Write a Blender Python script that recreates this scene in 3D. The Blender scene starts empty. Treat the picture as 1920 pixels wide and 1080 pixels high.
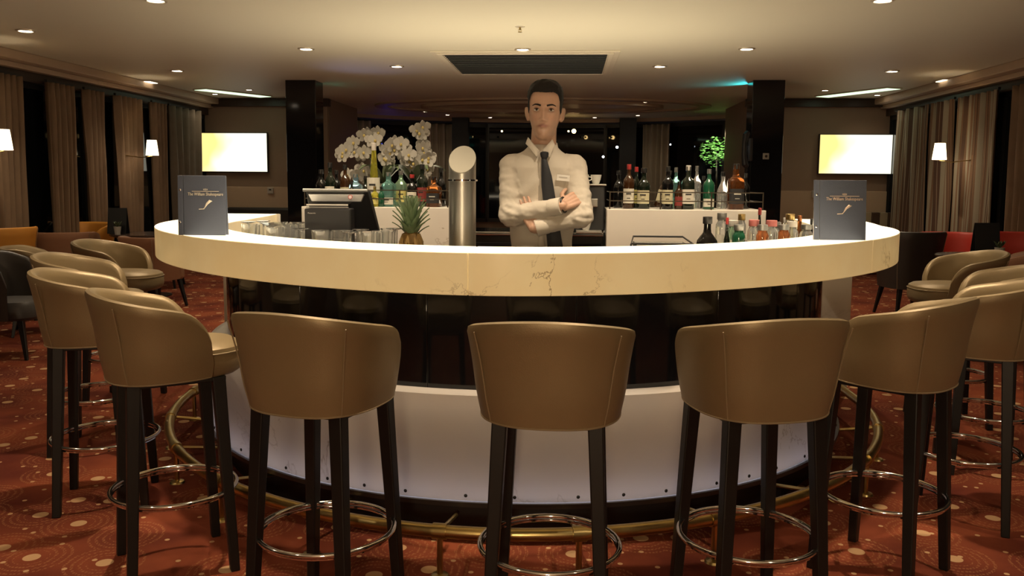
import bpy, bmesh, math, random
from math import sin, cos, pi, radians, sqrt
from mathutils import Vector, Matrix, noise
random.seed(7)
S = bpy.context.scene
COL = S.collection
# ------------------------------------------------------------------ camera
F, H, PY = 1600.0, 1.38, 511.0
TH, YAW, RL, CX = radians(6.1), radians(3.8), radians(0.4), 0.19
cd = bpy.data.cameras.new('camera'); cam = bpy.data.objects.new('camera', cd); COL.objects.link(cam)
cd.sensor_width = 36; cd.lens = 36*F/1920; cd.shift_y = -29/1920; cd.clip_start = .05; cd.clip_end = 100
cam.matrix_world = Matrix.Translation((CX, 0, H)) @ Matrix.Rotation(YAW, 4, 'Z') @ Matrix.Rotation(pi/2-TH, 4, 'X') @ Matrix.Rotation(RL, 4, 'Z')
S.camera = cam
S.view_settings.view_transform = 'Standard'; S.view_settings.look = 'None'
S.view_settings.gamma = 1; S.view_settings.use_curve_mapping = False
S.view_settings.exposure = 0.55
# ------------------------------------------------------------------ world (night outside the windows)
w = bpy.data.worlds.new('night'); S.world = w; w.use_nodes = True
w.node_tree.nodes['Background'].inputs[0].default_value = (.01, .012, .02, 1)
w.node_tree.nodes['Background'].inputs[1].default_value = .4
WARM = (1.0, .80, .56)
K = 1.0                       # overall lamp strength
def ray(px, py):
    u = (px-960)/F; v = (PY-py)/F
    c, s = cos(RL), sin(RL); u, v = u*c-v*s, u*s+v*c
    Y = cos(TH)+v*sin(TH); Z = -sin(TH)+v*cos(TH)
    c, s = cos(YAW), sin(YAW)
    return Vector((u*c-Y*s, u*s+Y*c, Z))
def onz(px, py, z):
    r = ray(px, py); t = (z-H)/r.z; return Vector((CX+r.x*t, r.y*t, z))
def at(px, py, y):
    r = ray(px, py); t = y/r.y; return Vector((CX+r.x*t, y, H+r.z*t))
# ------------------------------------------------------------------ materials
def mat(name, base, rough=.5, metal=0, emit=None, es=0, spec=.5, var=.06, vscale=8, bump=0, bscale=60, trans=0, alpha=1, ior=1.45, coat=0):
    m = bpy.data.materials.new(name); m.use_nodes = True; nt = m.node_tree; b = nt.nodes['Principled BSDF']
    L = nt.links.new
    tc = nt.nodes.new('ShaderNodeTexCoord'); n = nt.nodes.new('ShaderNodeTexNoise'); n.inputs['Scale'].default_value = vscale; n.inputs['Detail'].default_value = 4
    L(tc.outputs['Object'], n.inputs['Vector'])
    mx = nt.nodes.new('ShaderNodeMix'); mx.data_type = 'RGBA'
    mx.inputs[6].default_value = tuple(c*(1-var) for c in base)+(1,); mx.inputs[7].default_value = tuple(min(1, c*(1+var)) for c in base)+(1,)
    L(n.outputs['Fac'], mx.inputs[0]); L(mx.outputs[2], b.inputs['Base Color'])
    b.inputs['Roughness'].default_value = rough; b.inputs['Metallic'].default_value = metal
    b.inputs['Specular IOR Level'].default_value = spec; b.inputs['IOR'].default_value = ior
    b.inputs['Transmission Weight'].default_value = trans; b.inputs['Alpha'].default_value = alpha
    b.inputs['Coat Weight'].default_value = coat
    if emit: b.inputs['Emission Color'].default_value = (*emit, 1); b.inputs['Emission Strength'].default_value = es
    if bump:
        n2 = nt.nodes.new('ShaderNodeTexNoise'); n2.inputs['Scale'].default_value = bscale; L(tc.outputs['Object'], n2.inputs['Vector'])
        bp = nt.nodes.new('ShaderNodeBump'); bp.inputs['Strength'].default_value = bump; bp.inputs['Distance'].default_value = .004
        L(n2.outputs['Fac'], bp.inputs['Height']); L(bp.outputs[0], b.inputs['Normal'])
    return m
def veins(m, base, vein, scale, width, emit=None, es=0, cloud=None):
    """stone: thin veins from a warped noise, mixed into base colour (and emission if backlit)"""
    nt = m.node_tree; L = nt.links.new; b = nt.nodes['Principled BSDF']
    tc = nt.nodes.new('ShaderNodeTexCoord')
    n = nt.nodes.new('ShaderNodeTexNoise'); n.inputs['Scale'].default_value = scale; n.inputs['Detail'].default_value = 6; n.inputs['Roughness'].default_value = .6; n.inputs['Distortion'].default_value = .6
    L(tc.outputs['Object'], n.inputs['Vector'])
    s = nt.nodes.new('ShaderNodeMath'); s.operation = 'SUBTRACT'; s.inputs[1].default_value = .5; L(n.outputs['Fac'], s.inputs[0])
    a = nt.nodes.new('ShaderNodeMath'); a.operation = 'ABSOLUTE'; L(s.outputs[0], a.inputs[0])
    r = nt.nodes.new('ShaderNodeMapRange'); r.inputs[1].default_value = 0; r.inputs[2].default_value = width; r.inputs[3].default_value = 1; r.inputs[4].default_value = 0; L(a.outputs[0], r.inputs[0])
    n2 = nt.nodes.new('ShaderNodeTexNoise'); n2.inputs['Scale'].default_value = scale*.55; n2.inputs['Detail'].default_value = 2; L(tc.outputs['Object'], n2.inputs['Vector'])
    r2 = nt.nodes.new('ShaderNodeMapRange'); r2.inputs[1].default_value = .53; r2.inputs[2].default_value = .66; L(n2.outputs['Fac'], r2.inputs[0])
    mu = nt.nodes.new('ShaderNodeMath'); mu.operation = 'MULTIPLY'; L(r.outputs[0], mu.inputs[0]); L(r2.outputs[0], mu.inputs[1])
    n3 = nt.nodes.new('ShaderNodeTexNoise'); n3.inputs['Scale'].default_value = scale*1.4; n3.inputs['Detail'].default_value = 5; L(tc.outputs['Object'], n3.inputs['Vector'])
    c0 = nt.nodes.new('ShaderNodeMix'); c0.data_type = 'RGBA'; c0.inputs[6].default_value = (*(cloud or base), 1); c0.inputs[7].default_value = (*base, 1)
    r3 = nt.nodes.new('ShaderNodeMapRange'); r3.inputs[1].default_value = .35; r3.inputs[2].default_value = .6; L(n3.outputs['Fac'], r3.inputs[0]); L(r3.outputs[0], c0.inputs[0])
    mx = nt.nodes.new('ShaderNodeMix'); mx.data_type = 'RGBA'; L(mu.outputs[0], mx.inputs[0]); L(c0.outputs[2], mx.inputs[6]); mx.inputs[7].default_value = (*vein, 1)
    L(mx.outputs[2], b.inputs['Base Color'])
    if emit:
        e = nt.nodes.new('ShaderNodeMix'); e.data_type = 'RGBA'; e.blend_type = 'MULTIPLY'; e.inputs[0].default_value = 1
        L(mx.outputs[2], e.inputs[6]); e.inputs[7].default_value = (*emit, 1); L(e.outputs[2], b.inputs['Emission Color']); b.inputs['Emission Strength'].default_value = es
    return mx
M = {}
def gm(key, *a, **k):
    if key not in M: M[key] = mat(key, *a, **k)
    return M[key]
leather = gm('bronze_leather', (.25, .185, .10), rough=.42, spec=.5, metal=.35, bump=.12, bscale=350, var=.08)
leather_in = leather
seam_m = gm('leather_piping', (.27, .205, .12), rough=.45, metal=.25)
black_wood = gm('black_lacquered_wood', (.007, .0065, .006), rough=.42, var=.2)
chrome = gm('chrome', (.75, .75, .76), rough=.08, metal=1)
steel = gm('brushed_steel', (.42, .41, .38), rough=.36, metal=1, bump=.05, bscale=200)
brass = gm('aged_brass', (.56, .43, .18), rough=.30, metal=1, var=.25, vscale=14)
blk_gloss = gm('black_glass_panel', (.006, .006, .007), rough=.07, spec=.6)
blk = gm('matt_black', (.012, .012, .012), rough=.5)
plast = gm('black_plastic', (.018, .018, .02), rough=.35)
onyx = gm('backlit_onyx', (.85, .80, .66), rough=.22)
veins(onyx, (.83, .74, .55), (.22, .13, .05), 2.6, .007, emit=(1.0, .73, .37), es=.20, cloud=(.86, .80, .63))
onyx_top = gm('backlit_onyx_top', (.85, .80, .66), rough=.18)   # the light sheet lies right under the top face
veins(onyx_top, (.85, .79, .66), (.30, .2, .1), 2.6, .008, emit=(1.0, .90, .70), es=1.6, cloud=(.87, .83, .72))
marble = gm('white_marble', (.8, .78, .72), rough=.25)
veins(marble, (.80, .76, .68), (.35, .27, .18), 2.2, .012, cloud=(.77, .73, .66))
# ------------------------------------------------------------------ geometry collector
class G:
    def __init__(s): s.v = []; s.f = []
    def add(s, v, f):
        n = len(s.v); s.v += [tuple(p) for p in v]; s.f += [tuple(i+n for i in q) for q in f]; return s
    def box(s, c, d, rz=0, rx=0, taper=1):
        x, y, z = d[0]/2, d[1]/2, d[2]/2
        R = Matrix.Rotation(rz, 3, 'Z') @ Matrix.Rotation(rx, 3, 'X')
        vs = [R @ Vector((a*x*(taper if k < 0 else 1), b*y*(taper if k < 0 else 1), k*z)) + Vector(c) for k in (-1, 1) for a, b in ((-1, -1), (1, -1), (1, 1), (-1, 1))]
        return s.add(vs, [(3, 2, 1, 0), (4, 5, 6, 7), (0, 1, 5, 4), (1, 2, 6, 5), (2, 3, 7, 6), (3, 0, 4, 7)])
    def hexa(s, lo, hi):   # lower quad, upper quad
        return s.add(list(lo)+list(hi), [(3, 2, 1, 0), (4, 5, 6, 7), (0, 1, 5, 4), (1, 2, 6, 5), (2, 3, 7, 6), (3, 0, 4, 7)])
    def tube(s, pts, r, n=8, closed=False, caps=True):
        pts = [Vector(p) for p in pts]; m = len(pts); vs = []; up0 = None
        for i, p in enumerate(pts):
            a = pts[(i-1) % m] if (closed or i > 0) else p; b = pts[(i+1) % m] if (closed or i < m-1) else p
            t = (b-a).normalized()
            if up0 is None: up0 = Vector((0, 0, 1)) if abs(t.z) < .9 else Vector((1, 0, 0))
            e1 = (up0-t*up0.dot(t)).normalized(); up0 = e1; e2 = t.cross(e1)
            rr = r[i] if isinstance(r, (list, tuple)) else r
            for k in range(n):
                an = 2*pi*k/n; vs.append(p+e1*cos(an)*rr+e2*sin(an)*rr)
        fs = []
        for i in range(m if closed else m-1):
            j = (i+1) % m
            for k in range(n): fs.append((i*n+k, i*n+(k+1) % n, j*n+(k+1) % n, j*n+k))
        if not closed and caps: fs += [tuple(range(n))[::-1], tuple((m-1)*n+k for k in range(n))]
        return s.add(vs, fs)
    def lathe(s, prof, n=16, c=(0, 0, 0), sx=1, sy=1, sq=None):
        vs = []; m = len(prof)
        for r, z in prof:
            for k in range(n):
                a = 2*pi*k/n; x, y = cos(a), sin(a)
                if sq: x = math.copysign(abs(x)**(2/sq), x); y = math.copysign(abs(y)**(2/sq), y)
                vs.append((c[0]+r*sx*x, c[1]+r*sy*y, c[2]+z))
        fs = [(i*n+k, i*n+(k+1) % n, (i+1)*n+(k+1) % n, (i+1)*n+k) for i in range(m-1) for k in range(n)]
        if prof[0][0] > 1e-6: fs.append(tuple(range(n))[::-1])
        if prof[-1][0] > 1e-6: fs.append(tuple((m-1)*n+k for k in range(n)))
        return s.add(vs, fs)
    def capsule(s, a, b, ra, rb, n=14):
        a = Vector(a); b = Vector(b); d = (b-a); L = d.length; t = d.normalized()
        e = Vector((0, 0, 1)) if abs(t.z) < .9 else Vector((1, 0, 0)); e1 = (e-t*e.dot(t)).normalized(); e2 = t.cross(e1)
        vs = []; rings = []
        for i in range(1, 6): an = -pi/2+i*pi/12; rings.append((a+t*ra*sin(an), ra*cos(an)))
        rings.append((a, ra)); rings.append((b, rb))
        for i in range(1, 6): an = i*pi/12; rings.append((b+t*rb*sin(an), rb*cos(an)))
        for p, r in rings:
            for k in range(n): an = 2*pi*k/n; vs.append(p+e1*cos(an)*r+e2*sin(an)*r)
        m = len(rings); fs = [(i*n+k, i*n+(k+1) % n, (i+1)*n+(k+1) % n, (i+1)*n+k) for i in range(m-1) for k in range(n)]
        fs += [tuple(range(n))[::-1], tuple((m-1)*n+k for k in range(n))]
        return s.add(vs, fs)
    def ell(s, c, r, n=16, m=10, R=None):
        vs = []; c = Vector(c)
        for i in range(1, m):
            a = -pi/2+pi*i/m
            for k in range(n):
                b = 2*pi*k/n; p = Vector((r[0]*cos(a)*cos(b), r[1]*cos(a)*sin(b), r[2]*sin(a)))
                vs.append(c+(R @ p if R else p))
        mm = m-1; fs = [(i*n+k, i*n+(k+1) % n, (i+1)*n+(k+1) % n, (i+1)*n+k) for i in range(mm-1) for k in range(n)]
        fs += [tuple(range(n))[::-1], tuple((mm-1)*n+k for k in range(n))]
        return s.add(vs, fs)
    def mesh(s, name, smooth=True):
        me = bpy.data.meshes.new(name); me.from_pydata(s.v, [], s.f); me.validate()
        bm = bmesh.new(); bm.from_mesh(me); bmesh.ops.recalc_face_normals(bm, faces=bm.faces); bm.to_mesh(me); bm.free()
        if smooth:
            me.polygons.foreach_set('use_smooth', [True]*len(me.polygons)); me.set_sharp_from_angle(angle=radians(38))
        return me
    def build(s, name, m, parent=None, smooth=True, bevel=0, label=None):
        me = s.mesh(name, smooth); me.materials.append(m)
        o = bpy.data.objects.new(name, me); COL.objects.link(o)
        if parent: o.parent = parent
        if label: o['label'] = label
        if bevel:
            b = o.modifiers.new('bevel', 'BEVEL'); b.width = bevel; b.segments = 2; b.limit_method = 'ANGLE'; b.angle_limit = radians(35)
        return o
def thing(name, label, cat, loc=(0, 0, 0), rz=0, group=None, scale=1):
    o = bpy.data.objects.new(name, None); COL.objects.link(o); o.location = loc; o.rotation_euler = (0, 0, rz); o.scale = (scale,)*3
    o['label'] = label; o['category'] = cat
    if group: o['group'] = group
    o.empty_display_size = .1
    return o
def tag(o, label, cat, group=None, kind=None):
    o['label'] = label; o['category'] = cat
    if group: o['group'] = group
    if kind: o['kind'] = kind
    return o
def struct(o): o['kind'] = 'structure'; return o
def dup(root, loc, rz, label, group=None, scale=None):
    def cp(o, par):
        c = o.copy(); COL.objects.link(c); c.parent = par
        for ch in KIDS.get(o.name, ()): cp(ch, c)
        return c
    KIDS = {}
    def reg(o):
        KIDS[o.name] = list(o.children)
        for c in o.children: reg(c)
    reg(root)
    r = cp(root, None); r.location = loc; r.rotation_euler = (0, 0, rz); r['label'] = label
    if group: r['group'] = group
    if scale: r.scale = scale if isinstance(scale, tuple) else (scale,)*3
    return r
def spot(loc, e, size=100, blend=.6, col=WARM, r=.03, target=None, parent=None):
    l = bpy.data.lights.new('lamp', 'SPOT'); l.energy = e*K; l.color = col; l.spot_size = radians(size); l.spot_blend = blend; l.shadow_soft_size = r
    o = bpy.data.objects.new('lamp', l); COL.objects.link(o); o.location = loc
    if target is not None: o.rotation_euler = (Vector(target)-Vector(loc)).to_track_quat('-Z', 'Y').to_euler()
    if parent: o.parent = parent
    return o
def text_mesh(name, body, size, m, parent, loc, rot=(pi/2, 0, 0), ext=.0006, align='CENTER'):
    c = bpy.data.curves.new('t', 'FONT'); c.body = body; c.size = size; c.align_x = align; c.extrude = ext; c.resolution_u = 2
    o = bpy.data.objects.new('t', c); COL.objects.link(o); bpy.context.view_layer.update()
    me = bpy.data.meshes.new_from_object(o.evaluated_get(bpy.context.evaluated_depsgraph_get())); bpy.data.objects.remove(o)
    q = bpy.data.objects.new(name, me); COL.objects.link(q); me.materials.clear(); me.materials.append(m); q.parent = parent; q.location = loc; q.rotation_euler = rot
    return q
# ------------------------------------------------------------------ the setting: floor, ceiling, walls
CZ = 2.71          # ceiling
AX = -0.33         # symmetry axis of the room
# carpet
carpet = bpy.data.materials.new('patterned_carpet'); carpet.use_nodes = True
def carpet_nodes():
    nt = carpet.node_tree; L = nt.links.new; N = nt.nodes.new; b = nt.nodes['Principled BSDF']
    tc = N('ShaderNodeTexCoord')
    def math_(op, a, bb=None, clamp=False):
        n = N('ShaderNodeMath'); n.operation = op; n.use_clamp = clamp
        for i, q in enumerate((a, bb)):
            if q is None: continue
            if isinstance(q, (int, float)): n.inputs[i].default_value = q
            else: L(q, n.inputs[i])
        return n.outputs[0]
    v = N('ShaderNodeTexVoronoi'); v.voronoi_dimensions = '2D'; v.inputs['Scale'].default_value = 3.3; v.inputs['Randomness'].default_value = .75; L(tc.outputs['Object'], v.inputs['Vector'])
    d = v.outputs['Distance']                       # in cells
    dot = math_('LESS_THAN', d, .10)
    v2 = N('ShaderNodeTexVoronoi'); v2.voronoi_dimensions = '2D'; v2.inputs['Scale'].default_value = 6.3; v2.inputs['Randomness'].default_value = .9; L(tc.outputs['Object'], v2.inputs['Vector'])
    dot2 = math_('LESS_THAN', v2.outputs['Distance'], .06)
    # concentric dotted rings round every large dot
    s = math_('SINE', math_('MULTIPLY', d, 75)); ring = math_('GREATER_THAN', s, .25)
    band = math_('MULTIPLY', math_('GREATER_THAN', d, .19), math_('LESS_THAN', d, .50))
    v3 = N('ShaderNodeTexVoronoi'); v3.voronoi_dimensions = '2D'; v3.inputs['Scale'].default_value = 75; v3.inputs['Randomness'].default_value = .3; L(tc.outputs['Object'], v3.inputs['Vector'])
    fine = math_('LESS_THAN', v3.outputs['Distance'], .38)
    rings = math_('MULTIPLY', math_('MULTIPLY', ring, band), fine)
    n = N('ShaderNodeTexNoise'); n.inputs['Scale'].default_value = 2.2; n.inputs['Detail'].default_value = 5; L(tc.outputs['Object'], n.inputs['Vector'])
    cr = N('ShaderNodeValToRGB'); L(n.outputs['Fac'], cr.inputs[0]); cr.color_ramp.elements[0].position = .35; cr.color_ramp.elements[1].position = .68
    cr.color_ramp.elements[0].color = (.105, .022, .013, 1); cr.color_ramp.elements[1].color = (.23, .056, .024, 1)
    m1 = N('ShaderNodeMix'); m1.data_type = 'RGBA'; L(math_('MULTIPLY', rings, .42), m1.inputs[0]); L(cr.outputs[0], m1.inputs[6]); m1.inputs[7].default_value = (.36, .17, .07, 1)
    m2 = N('ShaderNodeMix'); m2.data_type = 'RGBA'; L(math_('MAXIMUM', dot, dot2), m2.inputs[0]); L(m1.outputs[2], m2.inputs[6]); m2.inputs[7].default_value = (.48, .29, .15, 1)
    L(m2.outputs[2], b.inputs['Base Color']); b.inputs['Roughness'].default_value = .95; b.inputs['Specular IOR Level'].default_value = .1
    nf = N('ShaderNodeTexNoise'); nf.inputs['Scale'].default_value = 450; L(tc.outputs['Object'], nf.inputs['Vector'])
    bp = N('ShaderNodeBump'); bp.inputs['Strength'].default_value = .6; bp.inputs['Distance'].default_value = .004; L(nf.outputs['Fac'], bp.inputs['Height']); L(bp.outputs[0], b.inputs['Normal'])
carpet_nodes()
struct(G().box((AX, 9, -.05), (18, 26, .1)).build('floor', carpet, smooth=False))
ceil_m = gm('ceiling_paint', (.66, .62, .50), rough=.55, var=.03, vscale=.8)
ceil_d = gm('soffit_paint', (.40, .29, .20), rough=.45, var=.04)
ceiling = struct(G().box((AX, 9, CZ+.05), (18, 26, .1)).build('ceiling', ceil_m, smooth=False))
wall_m = gm('brown_wall_paint', (.27, .185, .125), rough=.6, var=.04)
wall_l = gm('tan_wall_panel', (.52, .38, .26), rough=.55, var=.04)
dark_trim = gm('dark_wood_trim', (.035, .022, .015), rough=.35)
glass_n = gm('night_window_glass', (.006, .007, .008), rough=.04, spec=.6)
frame_m = gm('window_frame_black', (.015, .014, .013), rough=.4)
# long side walls
XL, XR, YW = -5.85, 5.19, 14.0
def side_wall(sd, x):
    nm = 'wall_left' if sd < 0 else 'wall_right'
    struct(G().box((x+sd*.06, 6.1, .2), (.1, 16.0, .4)).build(nm, wall_m, smooth=False))
    # lowered soffit under the ceiling with stepped edges
    struct(G().box((x-sd*.035, 6.1, CZ-.05), (.44, 15.9, .10)).build('trim_1' if sd < 0 else 'trim_2', ceil_d, smooth=False, bevel=.014))
    struct(G().box((x+sd*.01, 6.1, CZ-.13), (.28, 15.9, .06)).build('trim_3' if sd < 0 else 'trim_4', ceil_d, smooth=False, bevel=.01))
    struct(G().box((x+sd*.03, 6.1, CZ-.215), (.14, 15.9, .11)).build('trim_5' if sd < 0 else 'trim_6', dark_trim, smooth=False))
    for k in range(9):
        y0 = -1.9+k*1.77
        wn = bpy.data.objects.new('window_%d' % (k+1 if sd < 0 else k+11), None); COL.objects.link(wn); wn.location = (x+sd*.06, y0+.885, .4); wn['kind'] = 'structure'
        g = G()
        for yy in (-.855, .855): g.box((0, yy, 1.02), (.07, .06, 2.04))
        for zz in (.03, 2.01): g.box((0, 0, zz), (.07, 1.76, .06))
        g.build('window_frame', frame_m, wn, smooth=False)
        G().box((sd*.01, 0, 1.02), (.012, 1.68, 1.98)).build('pane', glass_n, wn, smooth=False)
side_wall(-1, XL); side_wall(1, XR)
# television walls that close the lounge on both sides of the bar, and the turned returns
def tv_wall(sd):
    x0, x1 = (XL-.2, -3.80) if sd < 0 else (3.01, XR+.2)
    wl = struct(G().box(((x0+x1)/2, YW+.08, CZ/2), (x1-x0, .16, CZ)).build('wall_back_left' if sd < 0 else 'wall_back_right', wall_m, smooth=False))
    G().box(((x0+x1)/2, YW-.012, .63), (x1-x0, .03, 1.26)).build('wall_panel', wall_l, wl, smooth=False, bevel=.004)
    struct(G().box(((x0+x1)/2, YW-.03, CZ-.07), (x1-x0+.1, .12, .12)).build('trim_7' if sd < 0 else 'trim_8', dark_trim, smooth=False))
    # inner return running back towards the rear saloon
    xi = x1 if sd < 0 else x0
    struct(G().box((xi-sd*(-.04), YW+1.0, CZ/2), (.10, 1.9, CZ)).build('wall_return_left' if sd < 0 else 'wall_return_right', wall_m, smooth=False))
tv_wall(-1); tv_wall(1)
# rear saloon: curved window wall
RC = Vector((AX, 12.6, 0)); RR = 6.3
g = G(); gd = G()
A0, A1, NA = radians(14), radians(166), 40
def arc_pt(a, r, z=0): return Vector((RC.x+r*.93*cos(a), RC.y+r*sin(a), z))
for i in range(NA):
    a, b = A0+(A1-A0)*i/NA, A0+(A1-A0)*(i+1)/NA
    g.hexa([arc_pt(a, RR, 0), arc_pt(b, RR, 0), arc_pt(b, RR+.1, 0), arc_pt(a, RR+.1, 0)], [arc_pt(a, RR, .5), arc_pt(b, RR, .5), arc_pt(b, RR+.1, .5), arc_pt(a, RR+.1, .5)])
    gd.hexa([arc_pt(a, RR-.25, CZ-.07), arc_pt(b, RR-.25, CZ-.07), arc_pt(b, RR+.1, CZ-.07), arc_pt(a, RR+.1, CZ-.07)], [arc_pt(a, RR-.25, CZ), arc_pt(b, RR-.25, CZ), arc_pt(b, RR+.1, CZ), arc_pt(a, RR+.1, CZ)])
struct(g.build('wall_rear', wall_m, smooth=False)); struct(gd.build('trim_9', ceil_d, smooth=False))
NW = 12
for k in range(NW):
    a, b = A0+(A1-A0)*k/NW, A0+(A1-A0)*(k+1)/NW
    p, q = arc_pt(a, RR), arc_pt(b, RR); c = (p+q)/2; L = (q-p).length
    wn = bpy.data.objects.new('window_%d' % (k+21), None); COL.objects.link(wn); wn.location = (c.x, c.y, .5); wn.rotation_euler = (0, 0, math.atan2(q.y-p.y, q.x-p.x)); wn['kind'] = 'structure'
    g = G()
    for xx in (-L/2, L/2): g.box((xx, 0, 1.05), (.07, .07, 2.1))
    for zz in (.03, 2.08): g.box((0, 0, zz), (L, .07, .08))
    g.build('window_frame', frame_m, wn, smooth=False)
    G().box((0, .0, 1.05), (L-.04, .012, 2.04)).build('pane', glass_n, wn, smooth=False)
# close the room behind the camera
struct(G().box((AX, -1.95, CZ/2), (11.4, .1, CZ)).build('wall_front', wall_m, smooth=False))
# oval moulding rings on the rear ceiling
def oval_ring(cx, cy, rx, ry, wd, z, m, name):
    g = G(); n = 72
    for i in range(n):
        a, b = 2*pi*i/n, 2*pi*(i+1)/n
        P = lambda an, o, zz: (cx+(rx+o)*cos(an), cy+(ry+o)*sin(an), zz)
        g.hexa([P(a, 0, z), P(b, 0, z), P(b, wd, z), P(a, wd, z)], [P(a, 0, CZ), P(b, 0, CZ), P(b, wd, CZ), P(a, wd, CZ)])
    struct(g.build(name, m, smooth=False))
oval_ring(AX, 15.3, 2.74, 1.3, .22, CZ-.03, ceil_d, 'trim_10')
oval_ring(AX, 15.3, 2.0, .85, .14, CZ-.05, ceil_d, 'trim_11')
# ceiling vent over the bar
v0 = Vector((-.29, 9.81, CZ))
t = thing('ceiling_vent', 'long dark louvred air grille with cream frame in the ceiling above the bar', 'air vent', v0)
g = G(); vw, vd, fw = 1.95, 1.86, .2
def frame_ring(g, w0, d0, w1, d1, z0, z1):
    O = [(-w0/2, -d0/2), (w0/2, -d0/2), (w0/2, d0/2), (-w0/2, d0/2)]; I = [(-w1/2, -d1/2), (w1/2, -d1/2), (w1/2, d1/2), (-w1/2, d1/2)]
    for i in range(4):
        j = (i+1) % 4
        g.hexa([(*O[i], z0), (*O[j], z0), (*I[j], z0), (*I[i], z0)], [(*O[i], z1), (*O[j], z1), (*I[j], z1), (*I[i], z1)])
frame_ring(g, vw, vd, vw-.24, vd-.24, -.018, 0); frame_ring(g, vw-.12, vd-.12, vw-.22, vd-.22, -.03, -.018)
g.build('vent_frame', gm('vent_cream', (.66, .60, .48), rough=.5), t, smooth=False, bevel=.004)
G().box((0, 0, -.006), (vw-.24, vd-.24, .008)).build('vent_backing', blk, t, smooth=False)
slm = None
for k in range(17):
    y = -.77+k*.0965
    if slm is None:
        o = G().box((0, 0, 0), (vw-.25, .06, .004), rx=radians(25)).build('slat', gm('vent_slat', (.06, .06, .055), rough=.5), t, smooth=False); slm = o.data
    else:
        o = bpy.data.objects.new('slat', slm); COL.objects.link(o); o.parent = t
    o.location = (0, y, -.018)
# sprinkler
p = onz(975, 50, CZ)
t = thing('fire_sprinkler', 'small brass fire sprinkler head hanging from the ceiling in front of the grille', 'sprinkler', p)
G().lathe([(.0, -.004), (.04, -.004), (.045, 0)], 20).build('rose', gm('rose_cream', (.5, .45, .36)), t)
g = G().lathe([(.009, 0), (.009, -.022), (.005, -.03)], 10); g.tube([(-.012, 0, -.02), (-.014, 0, -.035), (0, 0, -.045)], .0025, 6); g.tube([(.012, 0, -.02), (.014, 0, -.035), (0, 0, -.045)], .0025, 6)
g.build('sprinkler_body', brass, t); G().lathe([(0, -.048), (.018, -.047), (.018, -.045), (0, -.045)], 14).build('deflector', brass, t)
# ------------------------------------------------------------------ downlights
lens_m = gm('lit_lamp_lens', (1, .95, .85), emit=(1, .88, .68), es=14, rough=.5, var=0)
trim_ring = gm('downlight_bezel', (.7, .62, .5), rough=.3, metal=.6)
dl = thing('ceiling_downlight', 'x', 'ceiling light', (0, 0, CZ))
G().lathe([(.085, 0), (.082, -.010), (.064, -.012), (.058, -.003), (.058, 0)], 24).build('bezel', trim_ring, dl)
G().lathe([(0, -.008), (.055, -.008), (.058, -.002)], 20).build('lens', lens_m, dl)
NEAR = [ (48, 57, 'downlight nearest the left curtains at the upper left corner'), (574, 91, 'downlight in the ceiling in front of the left black column'),
 (744, 124, 'downlight left of the ceiling grille and nearest to it'), (980, 92, 'downlight at the front edge of the ceiling grille'),
 (1237, 124, 'downlight right of the ceiling grille and nearest to it'), (1400, 91, 'downlight in the ceiling in front of the right black column'),
 (332, 132, 'downlight above the left lounge between curtains and column'), (1673, 133, 'downlight above the right lounge between curtains and column'),
 (292, 0, 'large downlight cut by the top edge on the left'), (1655, 0, 'large downlight cut by the top edge on the right')]
FAR = [(467, 168, 'tiny downlight just above the left television, right of the screen reflection'), (403, 176, 'tiny downlight above the left television, under the screen reflection'),
 (1547, 169, 'tiny downlight above the right television at the end of the screen reflection'), (1645, 178, 'tiny downlight above the right television under the screen reflection'),
 (795, 190, 'far downlight right of the left column, brightest of its cluster'), (797, 209, 'far downlight inside the left loop of the oval moulding'), (812, 202, 'far downlight between two others left of the bartender'),
 (839, 215, 'far downlight lowest of the cluster left of the bartender'), (659, 204, 'far downlight beside the left column'), (919, 220, 'far downlight just left of the bartender head'),
 (1115, 220, 'far downlight just right of the bartender head'), (1211, 191, 'far downlight right of bartender, brightest of its cluster'), (1221, 202, 'far downlight between two others right of the bartender'),
 (1238, 209, 'far downlight inside the right loop of the oval moulding'), (1196, 216, 'far downlight lowest of the cluster right of the bartender'), (1378, 205, 'far downlight beside the right column')]
first = True
for i, (px, py, lab) in enumerate(NEAR+FAR):
    p = onz(px, max(py, -2), CZ)
    if first: o = dl; o.location = p; o['label'] = 'round recessed '+lab; first = False
    else: o = dup(dl, p, 0, ('round recessed ' if i < len(NEAR) else 'round ')+lab)
    o['group'] = 'recessed ceiling downlights'
    if i >= len(NEAR): o.scale = (.7,)*3
    e = 48 if i < len(NEAR) else 7
    if i in (4,): pass
    spot((p.x, p.y, CZ-.02), e, 130, .9)
# lamps added over the bar front and behind the photographer (unseen, same fittings)
for k, (x, y, e) in enumerate([(-1.55, 3.75, 110), (-.62, 3.05, 110), (.5, 3.05, 110), (1.42, 3.75, 110), (-3.2, 2.6, 45), (3.0, 2.6, 45), (-1.9, .9, 45), (1.9, .9, 45), (0, -.6, 30)]):
    o = dup(dl, (x, y, CZ), 0, 'added recessed round downlight '+('over the left bend of the counter','over the counter left of its middle','over the counter right of its middle','over the right bend of the counter','above the left aisle beside the stools','above the right aisle beside the stools','left behind the photographer','right behind the photographer','straight above the photographer')[k]); o['group'] = 'recessed ceiling downlights'
    spot((x, y, CZ-.02), e, 80 if k < 4 else 120, .8)
for x in (-1.5, -.75, .6, 1.3):   # lamps added over the back bar to brighten the bottles, unseen above the frame
    o = dup(dl, (x, 5.35, CZ), 0, 'added recessed round downlight over the back bar, '+{-1.5: 'far left of four', -.75: 'left of the bartender', .6: 'right of the bartender', 1.3: 'far right of four'}[x]); o['group'] = 'recessed ceiling downlights'
    spot((x, 5.35, CZ-.02), 60, 110, .8)
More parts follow.
